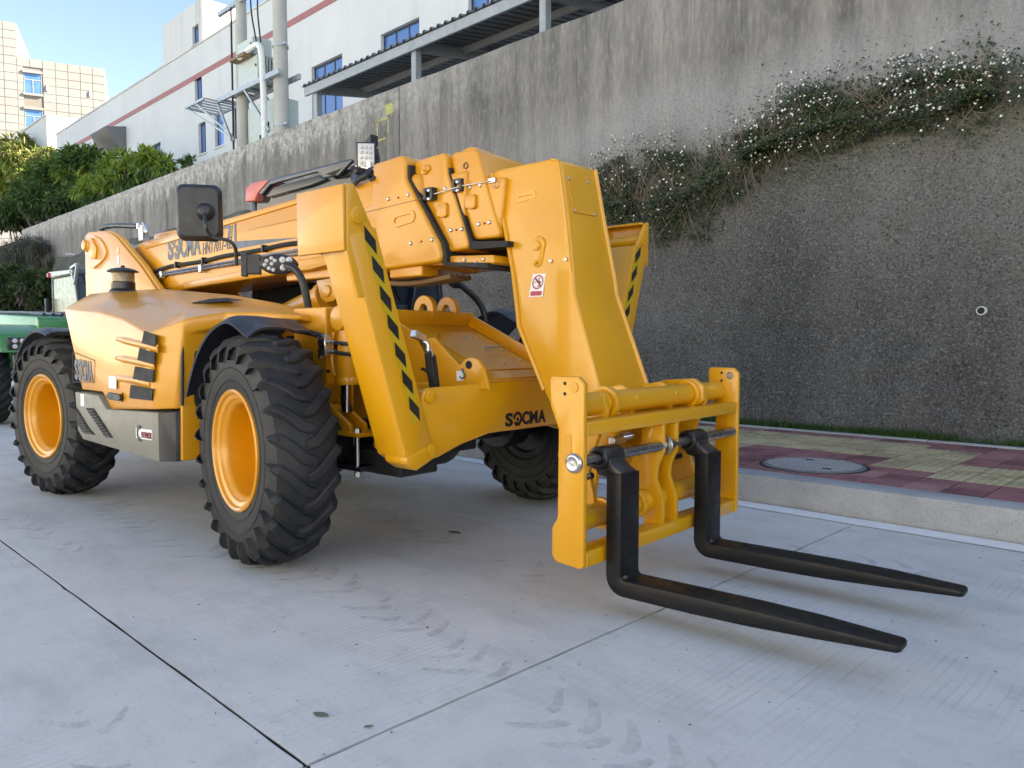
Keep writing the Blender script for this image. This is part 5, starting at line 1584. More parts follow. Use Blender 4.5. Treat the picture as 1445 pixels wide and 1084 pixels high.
tp('lamp_post', 'plastic', lambda g: g.tube([c + u * .10, P(402, 374, 'y', .58), P(415, 378, 'y', .6), P(424, 389, 'y', .62), P(431, 410, 'y', .64), P(438, 450, 'y', .68), P(443, 485, 'y', .72), P(443, 515, 'y', .74), P(444, 530, 'y', .74)], .023, 12, sm=2), bev=0)
tp('post_clip', 'black', lambda g: (g.bar(P(430, 475, 'y', .72), P(458, 475, 'y', .7), .008, .006), g.bar(P(430, 513, 'y', .72), P(462, 513, 'y', .7), .008, .008), g.tube([P(443, 515, 'y', .70), P(448, 522, 'y', .66), P(458, 524, 'y', .62), P(464, 524, 'y', .6)], .010, 8, sm=1)), bev=0)
c2_, u2_ = head_lamp(2 * YC - .60, True)
tp('lamp_post', 'plastic', lambda g: g.tube([c2_ + u2_ * .1, c2_ + u2_ * .25 - Vector((0, 0, .02)), c2_ + Vector((.25, .1, -.25)), c2_ + Vector((.3, .0, -.6))], .023, 10, sm=2), bev=0)
# mirror seen from its dark back
mc = P(281, 300, 'y', .44)
mu = Vector((.0, 1, .0)); 
mu = Vector((.78, .62, 0)).normalized(); mn = Vector((.62, -.78, 0)).normalized(); mv = Vector((-.02, 0, 1)).normalized()
wm = (P(303, 300, 'y', .44) - P(256, 300, 'y', .44)).length
def rrect(hw_, hh_, r_, n=6):
    out = []
    for (cx_, cz_, a0) in ((hw_ - r_, hh_ - r_, 0), (-hw_ + r_, hh_ - r_, 90), (-hw_ + r_, -hh_ + r_, 180), (hw_ - r_, -hh_ + r_, 270)):
        for i in range(n + 1):
            a = R(a0 + 90 * i / n)
            out.append((cx_ + math.cos(a) * r_, cz_ + math.sin(a) * r_))
    return out
mdir = (mc - Vector(((CAM - MO).dot(XM), (CAM - MO).dot(YM), CAM.z))).length
HWm, HHm = 26.0 / FPX * mdir * 1.08, 35.5 / FPX * mdir * 1.02
mn = Vector((.80, -.60, 0)).normalized(); mu = Vector((.60, .80, 0)).normalized()
mir = tp('wing_mirror', 'plastic', lambda g: g.loft([[mc + mn * d_ + mu * a * k + mv * b * k for a, b in rrect(HWm, HHm, .055)] for d_, k in ((-.035, .99), (-.02, 1.0), (.0, .985), (.022, .90), (.03, .84))]), bev=0)
tp('mirror_glass', 'chrome', lambda g: g.loft([[mc - mn * d_ + mu * a * .94 + mv * b * .94 for a, b in rrect(HWm, HHm, .05)] for d_ in (.036, .038)]), mir, bev=0)
ball = mc + mn * .05 + mu * .045 - mv * .0
tp('mirror_ball', 'plastic', lambda g: g.lathe(ball - mn * .03, mn, [(.055, 0), (.058, .02), (.05, .05), (.03, .07), (0, .075)], 20, caps=False), mir, bev=0)
tp('mirror_arm', 'plastic', lambda g: g.tube([ball + mn * .02, P(290, 318, 'y', .40), P(294, 330, 'y', .43), P(303, 336, 'y', .47), P(318, 338, 'y', .50), P(328, 342, 'y', .53), P(333, 352, 'y', .555), P(333.5, 362, 'y', .57), P(333.5, 375, 'y', .575)], .012, 10, sm=2), mir, bev=0)
# boom lamp
lc_ = P(516.5, 219, 'y', 1.10)
ln_ = Vector((.72, -.69, 0)).normalized(); lu_ = Vector((.69, .72, 0)).normalized(); lv_ = Vector((0, 0, 1))
wl_ = tp('boom_work_lamp', 'plastic', lambda g: (g.obox(lc_ - ln_ * .03, lu_ * .062, lv_ * .085, ln_ * .028), [g.obox(lc_ - ln_ * .075, lu_ * .055 * 1.0, lv_ * .006 , ln_ * .02) for _ in (0,)]), bev=.006, seg=1)
for v in wl_.data.vertices: pass
tp('lamp_lens', 'lens', lambda g: g.obox(lc_ + ln_ * .0, lu_ * .052, lv_ * .074, ln_ * .004), wl_, bev=.006, seg=2)
g = B()
round_leds(g, lc_ + ln_ * .004, lu_, lv_, ln_, [(-.028 + .028 * i, -.05 + .033 * j) for i in range(3) for j in range(4)], .011)
g.done('led', 'lens', wl_, bev=0)
tp('lamp_bracket', 'steel', lambda g: (g.bar(P(506, 235, 'y', 1.10), P(535, 241, 'y', 1.10), .05, .008), g.obox(P(509, 231, 'y', 1.09), lu_ * .012, lv_ * .02, ln_ * .01), g.obox(P(520, 233, 'y', 1.09), lu_ * .012, lv_ * .02, ln_ * .01)), wl_, bev=0)
tp('lamp_bracket', 'plastic', lambda g: (g.tube([P(524, 208, 'y', 1.14), P(530, 212, 'y', 1.16), P(533, 224, 'y', 1.18), P(531, 240, 'y', 1.15)], .018, 8), g.obox(P(524, 203, 'y', 1.16), (.03, 0, .02), (0, .03, 0), (0, 0, .03)), g.tube([P(498, 262, 'y', 1.03), P(506, 253, 'y', 1.0), P(519, 246, 'y', 1.03), P(522, 240, 'y', 1.08)], .018, 8, sm=1), g.tube([P(522, 255, 'y', 1.0), P(530, 250, 'y', 1.02), P(533, 242, 'y', 1.1)], .011, 8, sm=1)), wl_, bev=0)

# ---- fork carriage
CYn, CYf = .58, 2.105
ctop = [(-.185, 1.035), (-.17, 1.05), (-.03, 1.05), (.0, 1.02), (.0, .235), (-.02, .222), (-.15, .232), (-.17, .26), (-.17, .38), (-.14, .43), (-.135, .82), (-.18, .92)]
XFR = 1.83
car = tp('fork_carriage', 'yellow_bright', lambda g: (g.box(XFR - .12, XFR - .004, CYn + .031, CYf - .031, .795, .855), g.box(XFR - .10, XFR - .004, CYn + .031, CYf - .031, .225, .295)), bev=.006)
for y, dz in ((CYn, 0), (CYf - .03, .0)):
    g = B()
    g.prism([(XFR + x, z + dz) for x, z in ctop], y, y + .03)
    cp = g.done('carriage_plate', 'yellow_bright', car, bev=.006)
    yo = y - .001 if y < 1 else y - .001
    tp('slot', 'yellow', lambda g: g.prism([(XFR - .085 + a, .745 + b) for a, b in rrect(.022, .06, .021)], yo - .001, yo), cp, bev=0)
    for (dx, z) in ((-.10, 1.02), (-.10, .975)):
        tp('bolt_hole', 'joint', lambda g: g.cyl((XFR + dx, yo, z), (XFR + dx, yo - .001, z), .008, n=10), cp, bev=0)
    tp('pin_boss', 'yellow_bright' if y < 1 else 'steel', lambda g: g.lathe((XFR - .05, yo + .001, 1.005), (0, -1, 0), [(.022, 0), (.022, .006), (0, .006)], 18, caps=False), cp, bev=0)
TXp, TZp = XFR - .13, .915
tp('top_tube', 'yellow_bright', lambda g: g.cyl((TXp, CYn + .03, TZp), (TXp, CYf - .03, TZp), .055, n=32), car, bev=0)
for y in (.93, 1.72):
    tp('tube_collar', 'yellow_bright', lambda g: (g.lathe((TXp, y - .02, TZp), (0, 1, 0), [(.055, 0), (.078, 0), (.078, .04), (.055, .04)], 32, closed=True)), car, bev=.005)
tp('carriage_ear', 'yellow_bright', lambda g: g.prism([(XFR - .33, .90), (XFR - .30, .985), (XFR - .1, 1.0), (XFR - .04, .96), (XFR - .04, .88), (XFR - .1, .84)], 1.73, 1.77), car, bev=.008)
mid = [(.0, .794), (.0, .66), (-.035, .58), (-.04, .52), (.0, .42), (.0, .296), (-.11, .296), (-.11, .36), (-.19, .42), (-.21, .55), (-.13, .70), (-.12, .794)]
for y in (1.255, 1.385):
    tp('centre_plate', 'yellow_bright', lambda g: g.prism([(XFR - .006 + x, z) for x, z in mid], y, y + .028), car, bev=.005)
SX_, SZ_ = XFR - .03, .685
shaft = tp('fork_shaft', 'shaft', lambda g: g.cyl((SX_, CYn + .031, SZ_), (SX_, CYf - .031, SZ_), .026, n=28), car, bev=0)
tp('shaft_collar', 'steel', lambda g: (g.lathe((SX_, 1.30, SZ_), (0, 1, 0), [(.027, 0), (.05, 0), (.05, .02), (.04, .022), (.04, .04), (.027, .04)], 24, closed=True)), shaft, bev=.003, seg=1)
tp('shaft_end_cap', 'steel', lambda g: (g.lathe((SX_ - .015, CYn, SZ_ - .005), (0, -1, 0), [(.043, 0), (.043, .012), (.036, .018), (.036, .020), (.030, .022), (.018, .018), (.006, .02), (0, .02)], 28, caps=False)), shaft, bev=0)
LTX, LTZ = XFR - .11, .405
tp('tilt_tube', 'yellow_bright', lambda g: g.cyl((LTX, CYn + .03, LTZ), (LTX, 1.80, LTZ), .055, n=28), car, bev=0)
for y in (.86, 1.14, 1.30, 1.78):
    tp('tube_collar', 'yellow_bright', lambda g: g.lathe((LTX, y, LTZ), (0, 1, 0), [(.055, 0), (.074, 0), (.074, .03), (.055, .03)], 28, closed=True), car, bev=.004)
ear = [(TXp - .06, TZp + .05), (TXp + .05, TZp + .05), (TXp + .07, TZp - .04), (XFR - .13, .70), (XFR - .16, .60), (XFR - .13, .49), (XFR - .12, .36), (XFR - .17, .33), (XFR - .25, .34), (XFR - .30, .46), (XFR - .34, .66), (TXp - .15, .84)]
for y in (.84, 1.80):
    tp('carriage_rib', 'yellow_bright', lambda g: g.prism(ear, y, y + .03), car, bev=.006)
# head ears and tilt linkage of the boom head
for y in (1.12, 1.50):
    tp('head_ear', 'yellow_bright', lambda g: g.prism([(1.24, .95), (1.55, .97), (1.66, .99), (TXp + .06, TZp + .02), (TXp + .02, TZp - .06), (1.54, .62), (1.50, .40), (1.43, .36), (1.36, .42), (1.32, .7)], y, y + .035), gn, bev=.006)
tp('tilt_cylinder', 'yellow', lambda g: (g.cyl((1.42, YC, 1.1), (1.46, YC, .62), .055, n=24), g.cyl((1.46, YC - .18, .62), (1.46, YC + .18, .62), .035, n=20), g.cyl((1.46, YC, .6), (LTX, YC - .03, LTZ), .05, n=20)), gn, bev=.004, seg=1)
tp('grease_fitting', 'steel', lambda g: (g.obox((1.64, 1.13, .715), (.02, 0, 0), (0, .055, 0), (0, 0, .018)), g.cyl((1.64, 1.16, .725), (1.68, 1.21, .735), .018, n=10)), car, bev=.004, seg=1)

# ---- forks
def fork(y0, y1, tipx, dyt):
    g = B()
    xb, xf = XFR + .012, XFR + .088
    zb, th = .088, .072
    # shank + heel + blade as one swept L: cross sections across the width
    path = []          # (outer point, inner point)
    path.append(((xb, .625), (xf, .625)))
    path.append(((xb, .40), (xf, .40)))
    path.append(((xb, .20), (xf, .21)))
    for a in (0, 15, 30, 45, 60, 75, 90):
        ro, ri = .085, .022
        co = (xb + ro, zb + ro); ci = (xf + ri, zb + th + ri)
        path.append(((co[0] - math.cos(R(a)) * ro, co[1] - math.sin(R(a)) * ro), (ci[0] - math.cos(R(a)) * ri, ci[1] - math.sin(R(a)) * ri)))
    L = tipx - xb
    for s_, to, tz in ((.35, 0, 1.0), (.55, .006, .92), (.75, .018, .70), (.92, .028, .46), (.99, .032, .36), (1.0, .034, .28)):
        path.append(((xb + L * s_, zb + to), (xb + L * s_, zb + to + th * tz)))
    rings = []
    n = len(path)
    for i, (o__, q) in enumerate(path):
        s_ = 0
        if i >= 10: s_ = (.35, .55, .75, .92, .99, 1.0)[i - 10]
        nar = 0 if s_ < .7 else .022 * ((s_ - .7) / .29)
        if s_ > .995: nar += .012
        rings.append([(o__[0], y0 + nar + dyt * s_, o__[1]), (o__[0], y1 - nar + dyt * s_, o__[1]), (q[0], y1 - nar + dyt * s_, q[1]), (q[0], y0 + nar + dyt * s_, q[1])])
    g.loft(rings)
    fk = g.done('fork', 'fork', T, bev=.003, seg=2, ang=40)
    yc = (y0 + y1) / 2
    hook = B()
    hook.lathe((SX_, y0 - .012, SZ_), (0, 1, 0), [(.027, 0), (.052, 0), (.052, y1 - y0 + .0), (.027, y1 - y0 + .0)], 24, closed=True)
    hook.prism([(SX_ - .045, .70), (SX_ + .0, .738), (SX_ + .035, .725), (SX_ + .06, .665), (xf - .004, .632), (xf - .004, .60), (xb, .60), (xb - .05, .61), (SX_ - .052, .67)], y0 + .008, y1 - .02)
    hook.done('fork_hook', 'black', fk, bev=.006)
    tp('locating_pin', 'black', lambda g: g.cyl((SX_ - .05, yc - .05, .60), (SX_ - .09, yc - .05, .585), .014, n=10), fk, bev=0)
    tp('weld_bead', 'darkgrey', lambda g: g.lathe((xf + .012, y0 + .02, zb + th + .012), (1, .2, .6), [(.0, -.014), (.008, -.006), (.008, .006), (0, .014)], 8, caps=False), fk, bev=0)
fork(.735, .885, 3.03, .025)
fork(1.545, 1.695, 3.07, .025)

def weld(par, a, b, r=.006, m='yellow_bright'):
    a, b = Vector(a), Vector(b)
    n = max(4, int((b - a).length / .012))
    rw = random.Random(n)
    g = B()
    g.tube([a.lerp(b, i / n) for i in range(n + 1)], [r * rw.uniform(.75, 1.25) for i in range(n + 1)], 6)
    return g.done('weld_bead', m, par, bev=0)
for z0, z1 in ((.797, .853), (.228, .293)):
    for yy in (CYn + .032, CYf - .032): weld(car, (XFR - .004, yy, z0), (XFR - .004, yy, z1))
for yy in (1.255, 1.283, 1.385, 1.413):
    weld(car, (XFR - .11, yy, .297), (XFR - .008, yy, .297)); weld(car, (XFR - .11, yy, .793), (XFR - .008, yy, .793))
for i in (2, 3, 4): weld(gn, near[i] + Vector((-.012, -.001, -.004)), near[i + 1] + Vector((-.012, -.001, .004)), .005)
weld(fplate, (XF - .002, .93, .985), (XF - .002, 1.6, .985), .006, 'yellow')
weld(colr, (-.36, BY - .004, 1.70), (-.36, BY - .004, 2.02), .007, 'yellow')
weld(base, (-3.3, BY - .001, 1.66), (-.4, BY - .001, 1.735), .007, 'yellow')

# ================================================================== GREEN TELEHANDLER BEHIND
GT = thing('telehandler', 'green telehandler with a cream reflection painted on its cab glass parked behind the yellow one', 'telehandler', (0, 0, 0))
GO = Vector((-13.2, 0, 0))
def gp(name, m, fn, parent=None, **k):
    g = B(); fn(g)
    return g.done(name, m, parent or GT, **k)
def placeg(loc, rz):
    c = wheel.copy(); COL.objects.link(c); c.parent = GT
    c.location = loc; c.rotation_euler = (0, 0, rz)
    for ch in wheel.children:
        d = ch.copy(); COL.objects.link(d); d.parent = c
gx = -13.25
for (x, y, rz) in ((gx, 2.62, 0), (gx, 4.72, math.pi), (gx - 2.87, 2.62, 0), (gx - 2.87, 4.72, math.pi)): placeg((x, y, .622), rz)
def gfender(xc, y0, y1):
    g = B()
    n = 14
    rings = []
    for i in range(n + 1):
        a = R(150 - 95 * i / n)
        r0, r1 = .68, .72
        rings.append([(xc + math.cos(a) * r0, y0, .62 + math.sin(a) * r0), (xc + math.cos(a) * r1, y0, .62 + math.sin(a) * r1), (xc + math.cos(a) * r1, y1, .62 + math.sin(a) * r1), (xc + math.cos(a) * r0, y1, .62 + math.sin(a) * r0)])
    g.loft(rings)
    g.done('mudguard', 'mudguard', GT, bev=0)
for xc in (gx, gx - 2.87): gfender(xc, 2.36, 2.92); gfender(xc, 4.42, 4.98)
gp('chassis', 'green', lambda g: g.prism([(gx - 3.5, .7), (gx + .75, .7), (gx + .75, 1.05), (gx + .2, 1.28), (gx - 3.5, 1.28)], 3.05, 4.3), bev=.02)
gp('front_plate', 'mudguard', lambda g: g.prism([(2.75, .72), (2.75, 1.02), (4.6, 1.02), (4.6, .72)], gx + .76, gx + .84, 'x'), bev=.02)
gh = gp('headlamp_panel', 'green', lambda g: g.prism([(gx + .2, 1.04), (gx + .72, 1.04), (gx + .62, 1.30), (gx + .1, 1.44), (gx - .4, 1.46), (gx - .4, 1.04)], 2.62, 3.95), bev=.04)
gp('lamp_surround', 'black', lambda g: g.obox((gx + .70, 2.93, 1.17), (.03, 0, -.01), (0, .22, 0), (0, 0, .085)), gh, bev=.02)
gp('lamp_lens', 'lens', lambda g: [g.lathe((gx + .735, 2.80 + .09 * i + (.08 if i > 1 else 0), 1.17 + dz), (1, 0, 0), [(.034, 0), (.03, .012), (0, .016)], 12, caps=False) for i in range(4) for dz in (-.04, .04)], gh, bev=0)
gb = gp('boom', 'lightgreen', lambda g: g.prism([(gx - 3.6, 1.30), (gx + .35, 1.26), (gx + .35, 1.56), (gx - 3.6, 1.72)], 3.22, 3.72), bev=.03)
gp('boom_nose', 'green', lambda g: g.prism([(gx + .36, 1.24), (gx + .5, 1.26), (gx + .5, 1.52), (gx + .36, 1.58)], 3.15, 3.8), gb, bev=.02)
gp('boom_lines', 'mudguard', lambda g: [g.tube([(gx - 3.0, 3.28 + .12 * i, 1.72), (gx - .8, 3.28 + .12 * i, 1.655), (gx + .3, 3.28 + .12 * i, 1.60)], .025, 8) for i in range(3)], gb, bev=0)
gp('engine_hood', 'green', lambda g: g.prism([(gx - 2.4, .75), (gx - .75, .75), (gx - .75, 1.18), (gx - 2.4, 1.3)], 2.5, 3.1), bev=.04)
xa = gx - .35
def gP(px, py): return U(px, py, 0, xa)
gc = gp('cab', 'cabframe', lambda g: (g.box(xa - 1.5, xa, 3.97, 5.0, .95, 1.42), g.box(xa - 1.5, xa - .25, 3.95, 5.05, 2.28, 2.38),
    g.prism([(xa - .06, 1.42), (xa, 1.42), (xa - .24, 2.30), (xa - .30, 2.30)], 3.95, 4.005), g.prism([(xa - .06, 1.42), (xa, 1.42), (xa - .24, 2.30), (xa - .30, 2.30)], 4.95, 5.01),
    g.box(xa - 1.5, xa - 1.44, 3.95, 4.01, 1.42, 2.3), g.box(xa - 1.5, xa - 1.44, 4.95, 5.01, 1.42, 2.3)), bev=.02)
gp('cab_roof_trim', 'galv', lambda g: (g.prism([(xa - 1.5, 2.30), (xa - .2, 2.30), (xa - .2, 2.36), (xa - 1.5, 2.40)], 3.91, 3.947)), gc, bev=.006, seg=1)
gp('roof_bracket', 'galv', lambda g: (g.bar((xa - .32, 3.93, 2.40), (xa - .14, 3.93, 2.12), .04, .04), g.bar((xa + .02, 3.93, 2.43), (xa - .14, 3.93, 2.12), .04, .04), g.bar((xa - .32, 3.93, 2.39), (xa + .02, 3.93, 2.43), .04, .04)), gc, bev=0)
gp('windscreen', 'glass_dark', lambda g: g.prism([(xa - .04, 1.43), (xa - .03, 1.43), (xa - .255, 2.27), (xa - .265, 2.27)], 4.01, 4.94), gc, bev=0)
gp('lower_glass', 'glass_pale', lambda g: g.prism([(xa - 1.42, 1.43), (xa - .09, 1.43), (xa - .13, 1.60), (xa - 1.42, 1.60)], 3.965, 3.975), gc, bev=0)
gp('side_glass', 'cream', lambda g: g.prism([(xa - 1.42, 1.70), (xa - .16, 1.70), (xa - .30, 2.27), (xa - 1.42, 2.27)], 3.965, 3.975), gc, bev=0)  # side window coloured with its cream reflection
gp('roof_lamp', 'lens', lambda g: g.box(xa - .22, xa - .18, 4.1, 4.32, 2.16, 2.30), gc, bev=.02)
gp('cab_lamp', 'plastic', lambda g: g.box(xa + .02, xa + .1, 3.86, 4.1, 1.36, 1.50), gc, bev=.015)
gp('wing_mirror', 'plastic', lambda g: g.box(xa - 1.6, xa - 1.54, 3.86, 3.92, 1.6, 1.95), gc, bev=.015)
gp('amber_marker', 'red', lambda g: g.box(xa - 1.5, xa - 1.4, 3.88, 3.93, 2.30, 2.38), gc, bev=.008, seg=1)

# ================================================================== VEGETATION
def leafquad(g, c, L, wd, d, up):
    """one bent leaf: base at c along d"""
    d = d.normalized()
    s_ = d.cross(up)
    if s_.length < 1e-4: s_ = d.orthogonal()
    s_.normalize()
    n_ = s_.cross(d)
    m_ = c + d * L * .5 + n_ * L * .08
    v = [g.bm.verts.new(p) for p in (c, m_ + s_ * wd, c + d * L - n_ * L * .1, m_ - s_ * wd)]
    g.bm.faces.new((v[0], v[1], v[2], v[3]))
rnd = random.Random(11)
def rv(): 
    while True:
        v = Vector((rnd.uniform(-1, 1), rnd.uniform(-1, 1), rnd.uniform(-1, 1)))
        if .05 < v.length < 1: return v
def bush(name, label, cat, base, blobs, m, n, L, wd, stems=5, droop=.25, group=None, dark=None, bare=0):
    t = thing(name, label, cat, base, 0, group)
    b0 = Vector(base)
    g = B()
    for k in range(stems):
        c, r_ = blobs[k % len(blobs)]
        e = Vector(c) - b0 + rv() * r_ * .5
        p0 = Vector((rnd.uniform(-.3, .3), rnd.uniform(-.2, .2), -.1))
        mid_ = p0.lerp(e, .5) + Vector((0, 0, .25 * e.length * .3)) + rv() * .2
        g.tube([p0, mid_, e], [.07, .05, .02], 6, sm=1)
        for _ in range(4):
            q = mid_.lerp(e, rnd.random())
            g.tube([q, q + rv() * r_ * .5 + Vector((0, 0, .2)), q + rv() * r_ * .9], [.03, .02, .008], 5)
    g.done('trunk', 'bark', t, bev=0)
    if bare:
        g = B()
        for k in range(bare):
            c, r_ = rnd.choice(blobs)
            q = Vector(c) - b0 + rv() * r_ * .6
            tip = q + Vector((rnd.uniform(-.5, .5), rnd.uniform(-.4, .4), rnd.uniform(.5, 1.5)))
            g.tube([q, q.lerp(tip, .5) + rv() * .12, tip], [.022, .016, .006], 5)
            for _ in range(3):
                s0 = q.lerp(tip, rnd.uniform(.4, 1)); g.tube([s0, s0 + rv() * .35], [.01, .004], 4)
        g.done('bare_twig', 'twig', t, bev=0)
        g = None
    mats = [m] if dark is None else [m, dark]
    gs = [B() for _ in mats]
    tot = sum(r_ ** 2 for _, r_ in blobs)
    for c, r_ in blobs:
        cc = Vector(c) - b0
        k_ = int(n * r_ ** 2 / tot)
        ncl = max(6, int(k_ / 28))
        cls = []
        for _ in range(ncl):
            v = rv()
            v = v.normalized() * (v.length ** .45)
            cls.append(cc + Vector((v.x * r_ * 1.15, v.y * r_, v.z * r_ * .8)))
        for _ in range(k_):
            cl = rnd.choice(cls)
            o__ = rv() * r_ * .26
            p = cl + o__
            out = (p - cc)
            d = out.normalized() * .6 + rv() * .9 + Vector((0, 0, -droop))
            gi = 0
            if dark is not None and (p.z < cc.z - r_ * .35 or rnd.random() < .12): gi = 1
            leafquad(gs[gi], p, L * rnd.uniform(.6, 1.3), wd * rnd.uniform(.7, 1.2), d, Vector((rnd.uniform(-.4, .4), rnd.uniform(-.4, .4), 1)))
    for gg, mm in zip(gs, mats):
        gg.done('crown', mm, t, bev=0, recalc=False, smooth=False)
    return t
def at(px, py, y): return U(px, py, 1, y)
def blobs_at(y, *l):
    out = []
    for px, py, rp in l:
        p = at(px, py, y)
        dep = (p - CAM).dot(fw)
        out.append((tuple(p), rp / FPX * dep))
    return out
bl = blobs_at(9.6, (215, 232, 20), (190, 245, 26), (165, 262, 24), (140, 270, 20), (120, 272, 16), (205, 222, 14), (235, 238, 12), (170, 235, 20))
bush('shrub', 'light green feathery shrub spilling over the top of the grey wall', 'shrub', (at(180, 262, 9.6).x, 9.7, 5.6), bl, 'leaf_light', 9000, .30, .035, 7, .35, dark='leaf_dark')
bl = blobs_at(11.5, (110, 235, 26), (135, 230, 24), (90, 250, 30), (70, 255, 26), (118, 262, 22), (150, 240, 12))
bush('tree', 'dark green rounded tree above the wall under the factory gable', 'tree', (at(100, 300, 11.5).x, 11.5, 5.6), bl, 'leaf_dark', 9000, .34, .07, 8, .3, dark='leaf_light')
bl = blobs_at(18.5, (10, 245, 32), (35, 225, 26), (60, 232, 22), (5, 285, 26), (45, 262, 24), (75, 222, 14), (25, 205, 16))
bush('tree', 'pale yellowish tree with bare twigs in front of the cream building', 'tree', (at(30, 290, 18.5).x, 18.5, 5.6), bl, 'leaf_pale', 9000, .55, .11, 8, .2, dark='leaf_light', bare=26)
bl = blobs_at(10.0, (60, 285, 24), (25, 300, 24), (90, 290, 20), (0, 305, 20), (100, 278, 16), (40, 270, 18))
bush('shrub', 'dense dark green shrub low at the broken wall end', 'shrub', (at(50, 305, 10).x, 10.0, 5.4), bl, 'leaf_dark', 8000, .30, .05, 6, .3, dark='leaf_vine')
bl = blobs_at(9.4, (262, 228, 5), (270, 226, 4), (256, 232, 3))
bush('weed', 'small green weed sprouting from the wall top right of the shrubs', 'weed', (at(263, 236, 9.4).x, 9.3, 5.6), bl, 'leaf_dark', 350, .16, .03, 3, .2)
bl = blobs_at(8.3, (40, 350, 16), (55, 345, 12), (30, 365, 16), (60, 365, 10), (20, 345, 10))
bush('shrub', 'dry brownish grass clump hanging on the slope at the wall end', 'shrub', (at(42, 345, 8.3).x, 8.5, at(42, 345, 8.3).z + .2), bl, 'leaf_dry', 3800, .42, .012, 5, .8, dark='leaf_vine')
bl = blobs_at(7.6, (15, 400, 26), (50, 405, 22), (25, 430, 24), (5, 440, 20), (60, 425, 12), (75, 395, 10))
bush('creeper', 'dark creeper covering the slope behind the green telehandler', 'creeper', (at(30, 420, 7.6).x, 8.0, at(30, 430, 7.6).z), bl, 'leaf_vine', 6500, .30, .06, 5, .5, dark='leaf_dry')

# flowering creepers along the ledge of the retaining wall
def creeper(label, xs_, n, fl):
    x0 = sum(xs_[0:2]) / 2
    zc = ledge(x0)
    yb = WY - .35
    t = thing('flowering_creeper', label, 'creeper', (x0, yb, zc), 0, 'creepers on the wall ledge')
    O_ = Vector((x0, yb, zc))
    g = B(); gd = B(); gs = B(); gf = B()
    a, b = xs_[0], xs_[1]
    for k in range(n):
        x = rnd.uniform(a, b)
        e = min(1.0, min(x - a, b - x) / .5)
        hgt = xs_[2] * (.55 + .45 * noise.noise(Vector((x * .9, 3, 1)))) * (.35 + .65 * e)
        drop = xs_[3] * max(.05, .5 + .6 * noise.noise(Vector((x * 1.3, 8, 2)))) * (.3 + .7 * e)
        u = rnd.random()
        zl = ledge(x)
        z = zl + (u ** 1.3) * hgt if rnd.random() < .62 else zl - (rnd.random() ** 1.5) * drop
        if noise.noise(Vector((x * 2.6, z * 2.6, 5))) < -.08 and rnd.random() < .85: continue
        wall_y = WY - .02 if z > zl else WY - facing_off(x, z) - .06
        thick = .26 * (1 - abs(z - zl) / max(.3, hgt if z > zl else drop)) + .05
        y = wall_y - rnd.random() * thick
        d = Vector((rnd.uniform(-1, 1), rnd.uniform(-1.2, .2), rnd.uniform(-.9, .8)))
        gg = g if rnd.random() < .72 else gd
        if rnd.random() < .22:
            z = zl + rnd.gauss(.08, .27); y = (WY - .02 if z > zl else WY - facing_off(x, z) - .05) - rnd.random() * .03
        leafquad(gg, Vector((x, y, z)) - O_, rnd.uniform(.022, .055), rnd.uniform(.008, .016), d, Vector((0, -1, .6)))
    for k in range(int(n / 110)):
        x = rnd.uniform(a, b)
        zl = ledge(x)
        p = Vector((x, WY - .12, zl + .02)) - O_
        up = rnd.random() < .6
        q = p + Vector((rnd.uniform(-.35, .35), rnd.uniform(-.2, 0), rnd.uniform(.1, .55) * xs_[2] if up else -rnd.uniform(.1, 1.0) * xs_[3]))
        gs.tube([p, p.lerp(q, .5) + rv() * .08, q], [.006, .005, .0025], 4)
    for k in range(fl):
        x = rnd.uniform(a, b)
        if noise.noise(Vector((x * 1.1, 1, 9))) < -.25 and rnd.random() < .8: continue
        e = min(1.0, min(x - a, b - x) / .5)
        zl = ledge(x)
        z = zl + rnd.uniform(-.25, 1.0) * xs_[2] * (.75 + .35 * noise.noise(Vector((x * .9, 3, 1)))) * (.3 + .7 * e)
        if rnd.random() < .1: z = zl - rnd.random() * xs_[3]
        y = (WY - .16 if z > zl else WY - facing_off(x, z) - .16) - rnd.random() * .14
        c = Vector((x, y, z)) - O_
        for _ in range(9): leafquad(g if rnd.random() < .7 else gd, c + Vector((rnd.uniform(-.07, .07), rnd.uniform(.01, .08), rnd.uniform(-.09, .03))), rnd.uniform(.02, .045), rnd.uniform(.007, .013), Vector((rnd.uniform(-1, 1), rnd.uniform(-1, .2), rnd.uniform(-.9, .8))), Vector((0, -1, .6)))
        r_ = rnd.uniform(.008, .017)
        nn = Vector((rnd.uniform(-.5, .5), -1, rnd.uniform(-.2, .9))).normalized()
        uu = nn.orthogonal().normalized(); vv_ = nn.cross(uu)
        m_ = 6
        vs = [c + nn * .004] + [c + (uu * math.cos(2 * math.pi * i / (2 * m_)) + vv_ * math.sin(2 * math.pi * i / (2 * m_))) * r_ * (1 if i % 2 == 0 else .62) + nn * (.004 if i % 2 == 0 else 0) for i in range(2 * m_)]
        gf.faces(vs, [(0, i + 1, (i + 1) % (2 * m_) + 1) for i in range(2 * m_)])
    gs.done('stem', 'twig', t, bev=0)
    g.done('foliage', 'leaf_vine', t, bev=0, recalc=False, smooth=False)
    gd.done('dry_foliage', 'leaf_dry', t, bev=0, recalc=False, smooth=False)
    kind(gf.done('blossom', 'petal', t, bev=0, recalc=False, smooth=False), 'stuff')
creeper('thick white-flowered creeper on the wall ledge at the right picture edge', (-2.1, 2.4, .72, .30), 13000, 320)
creeper('broad white-flowered creeper along the middle of the wall ledge', (-4.5, -2.0, .80, .42), 15000, 430)
creeper('trailing dark creeper with few blossoms above the telehandler head', (-7.4, -4.3, 1.15, 1.0), 19000, 280)

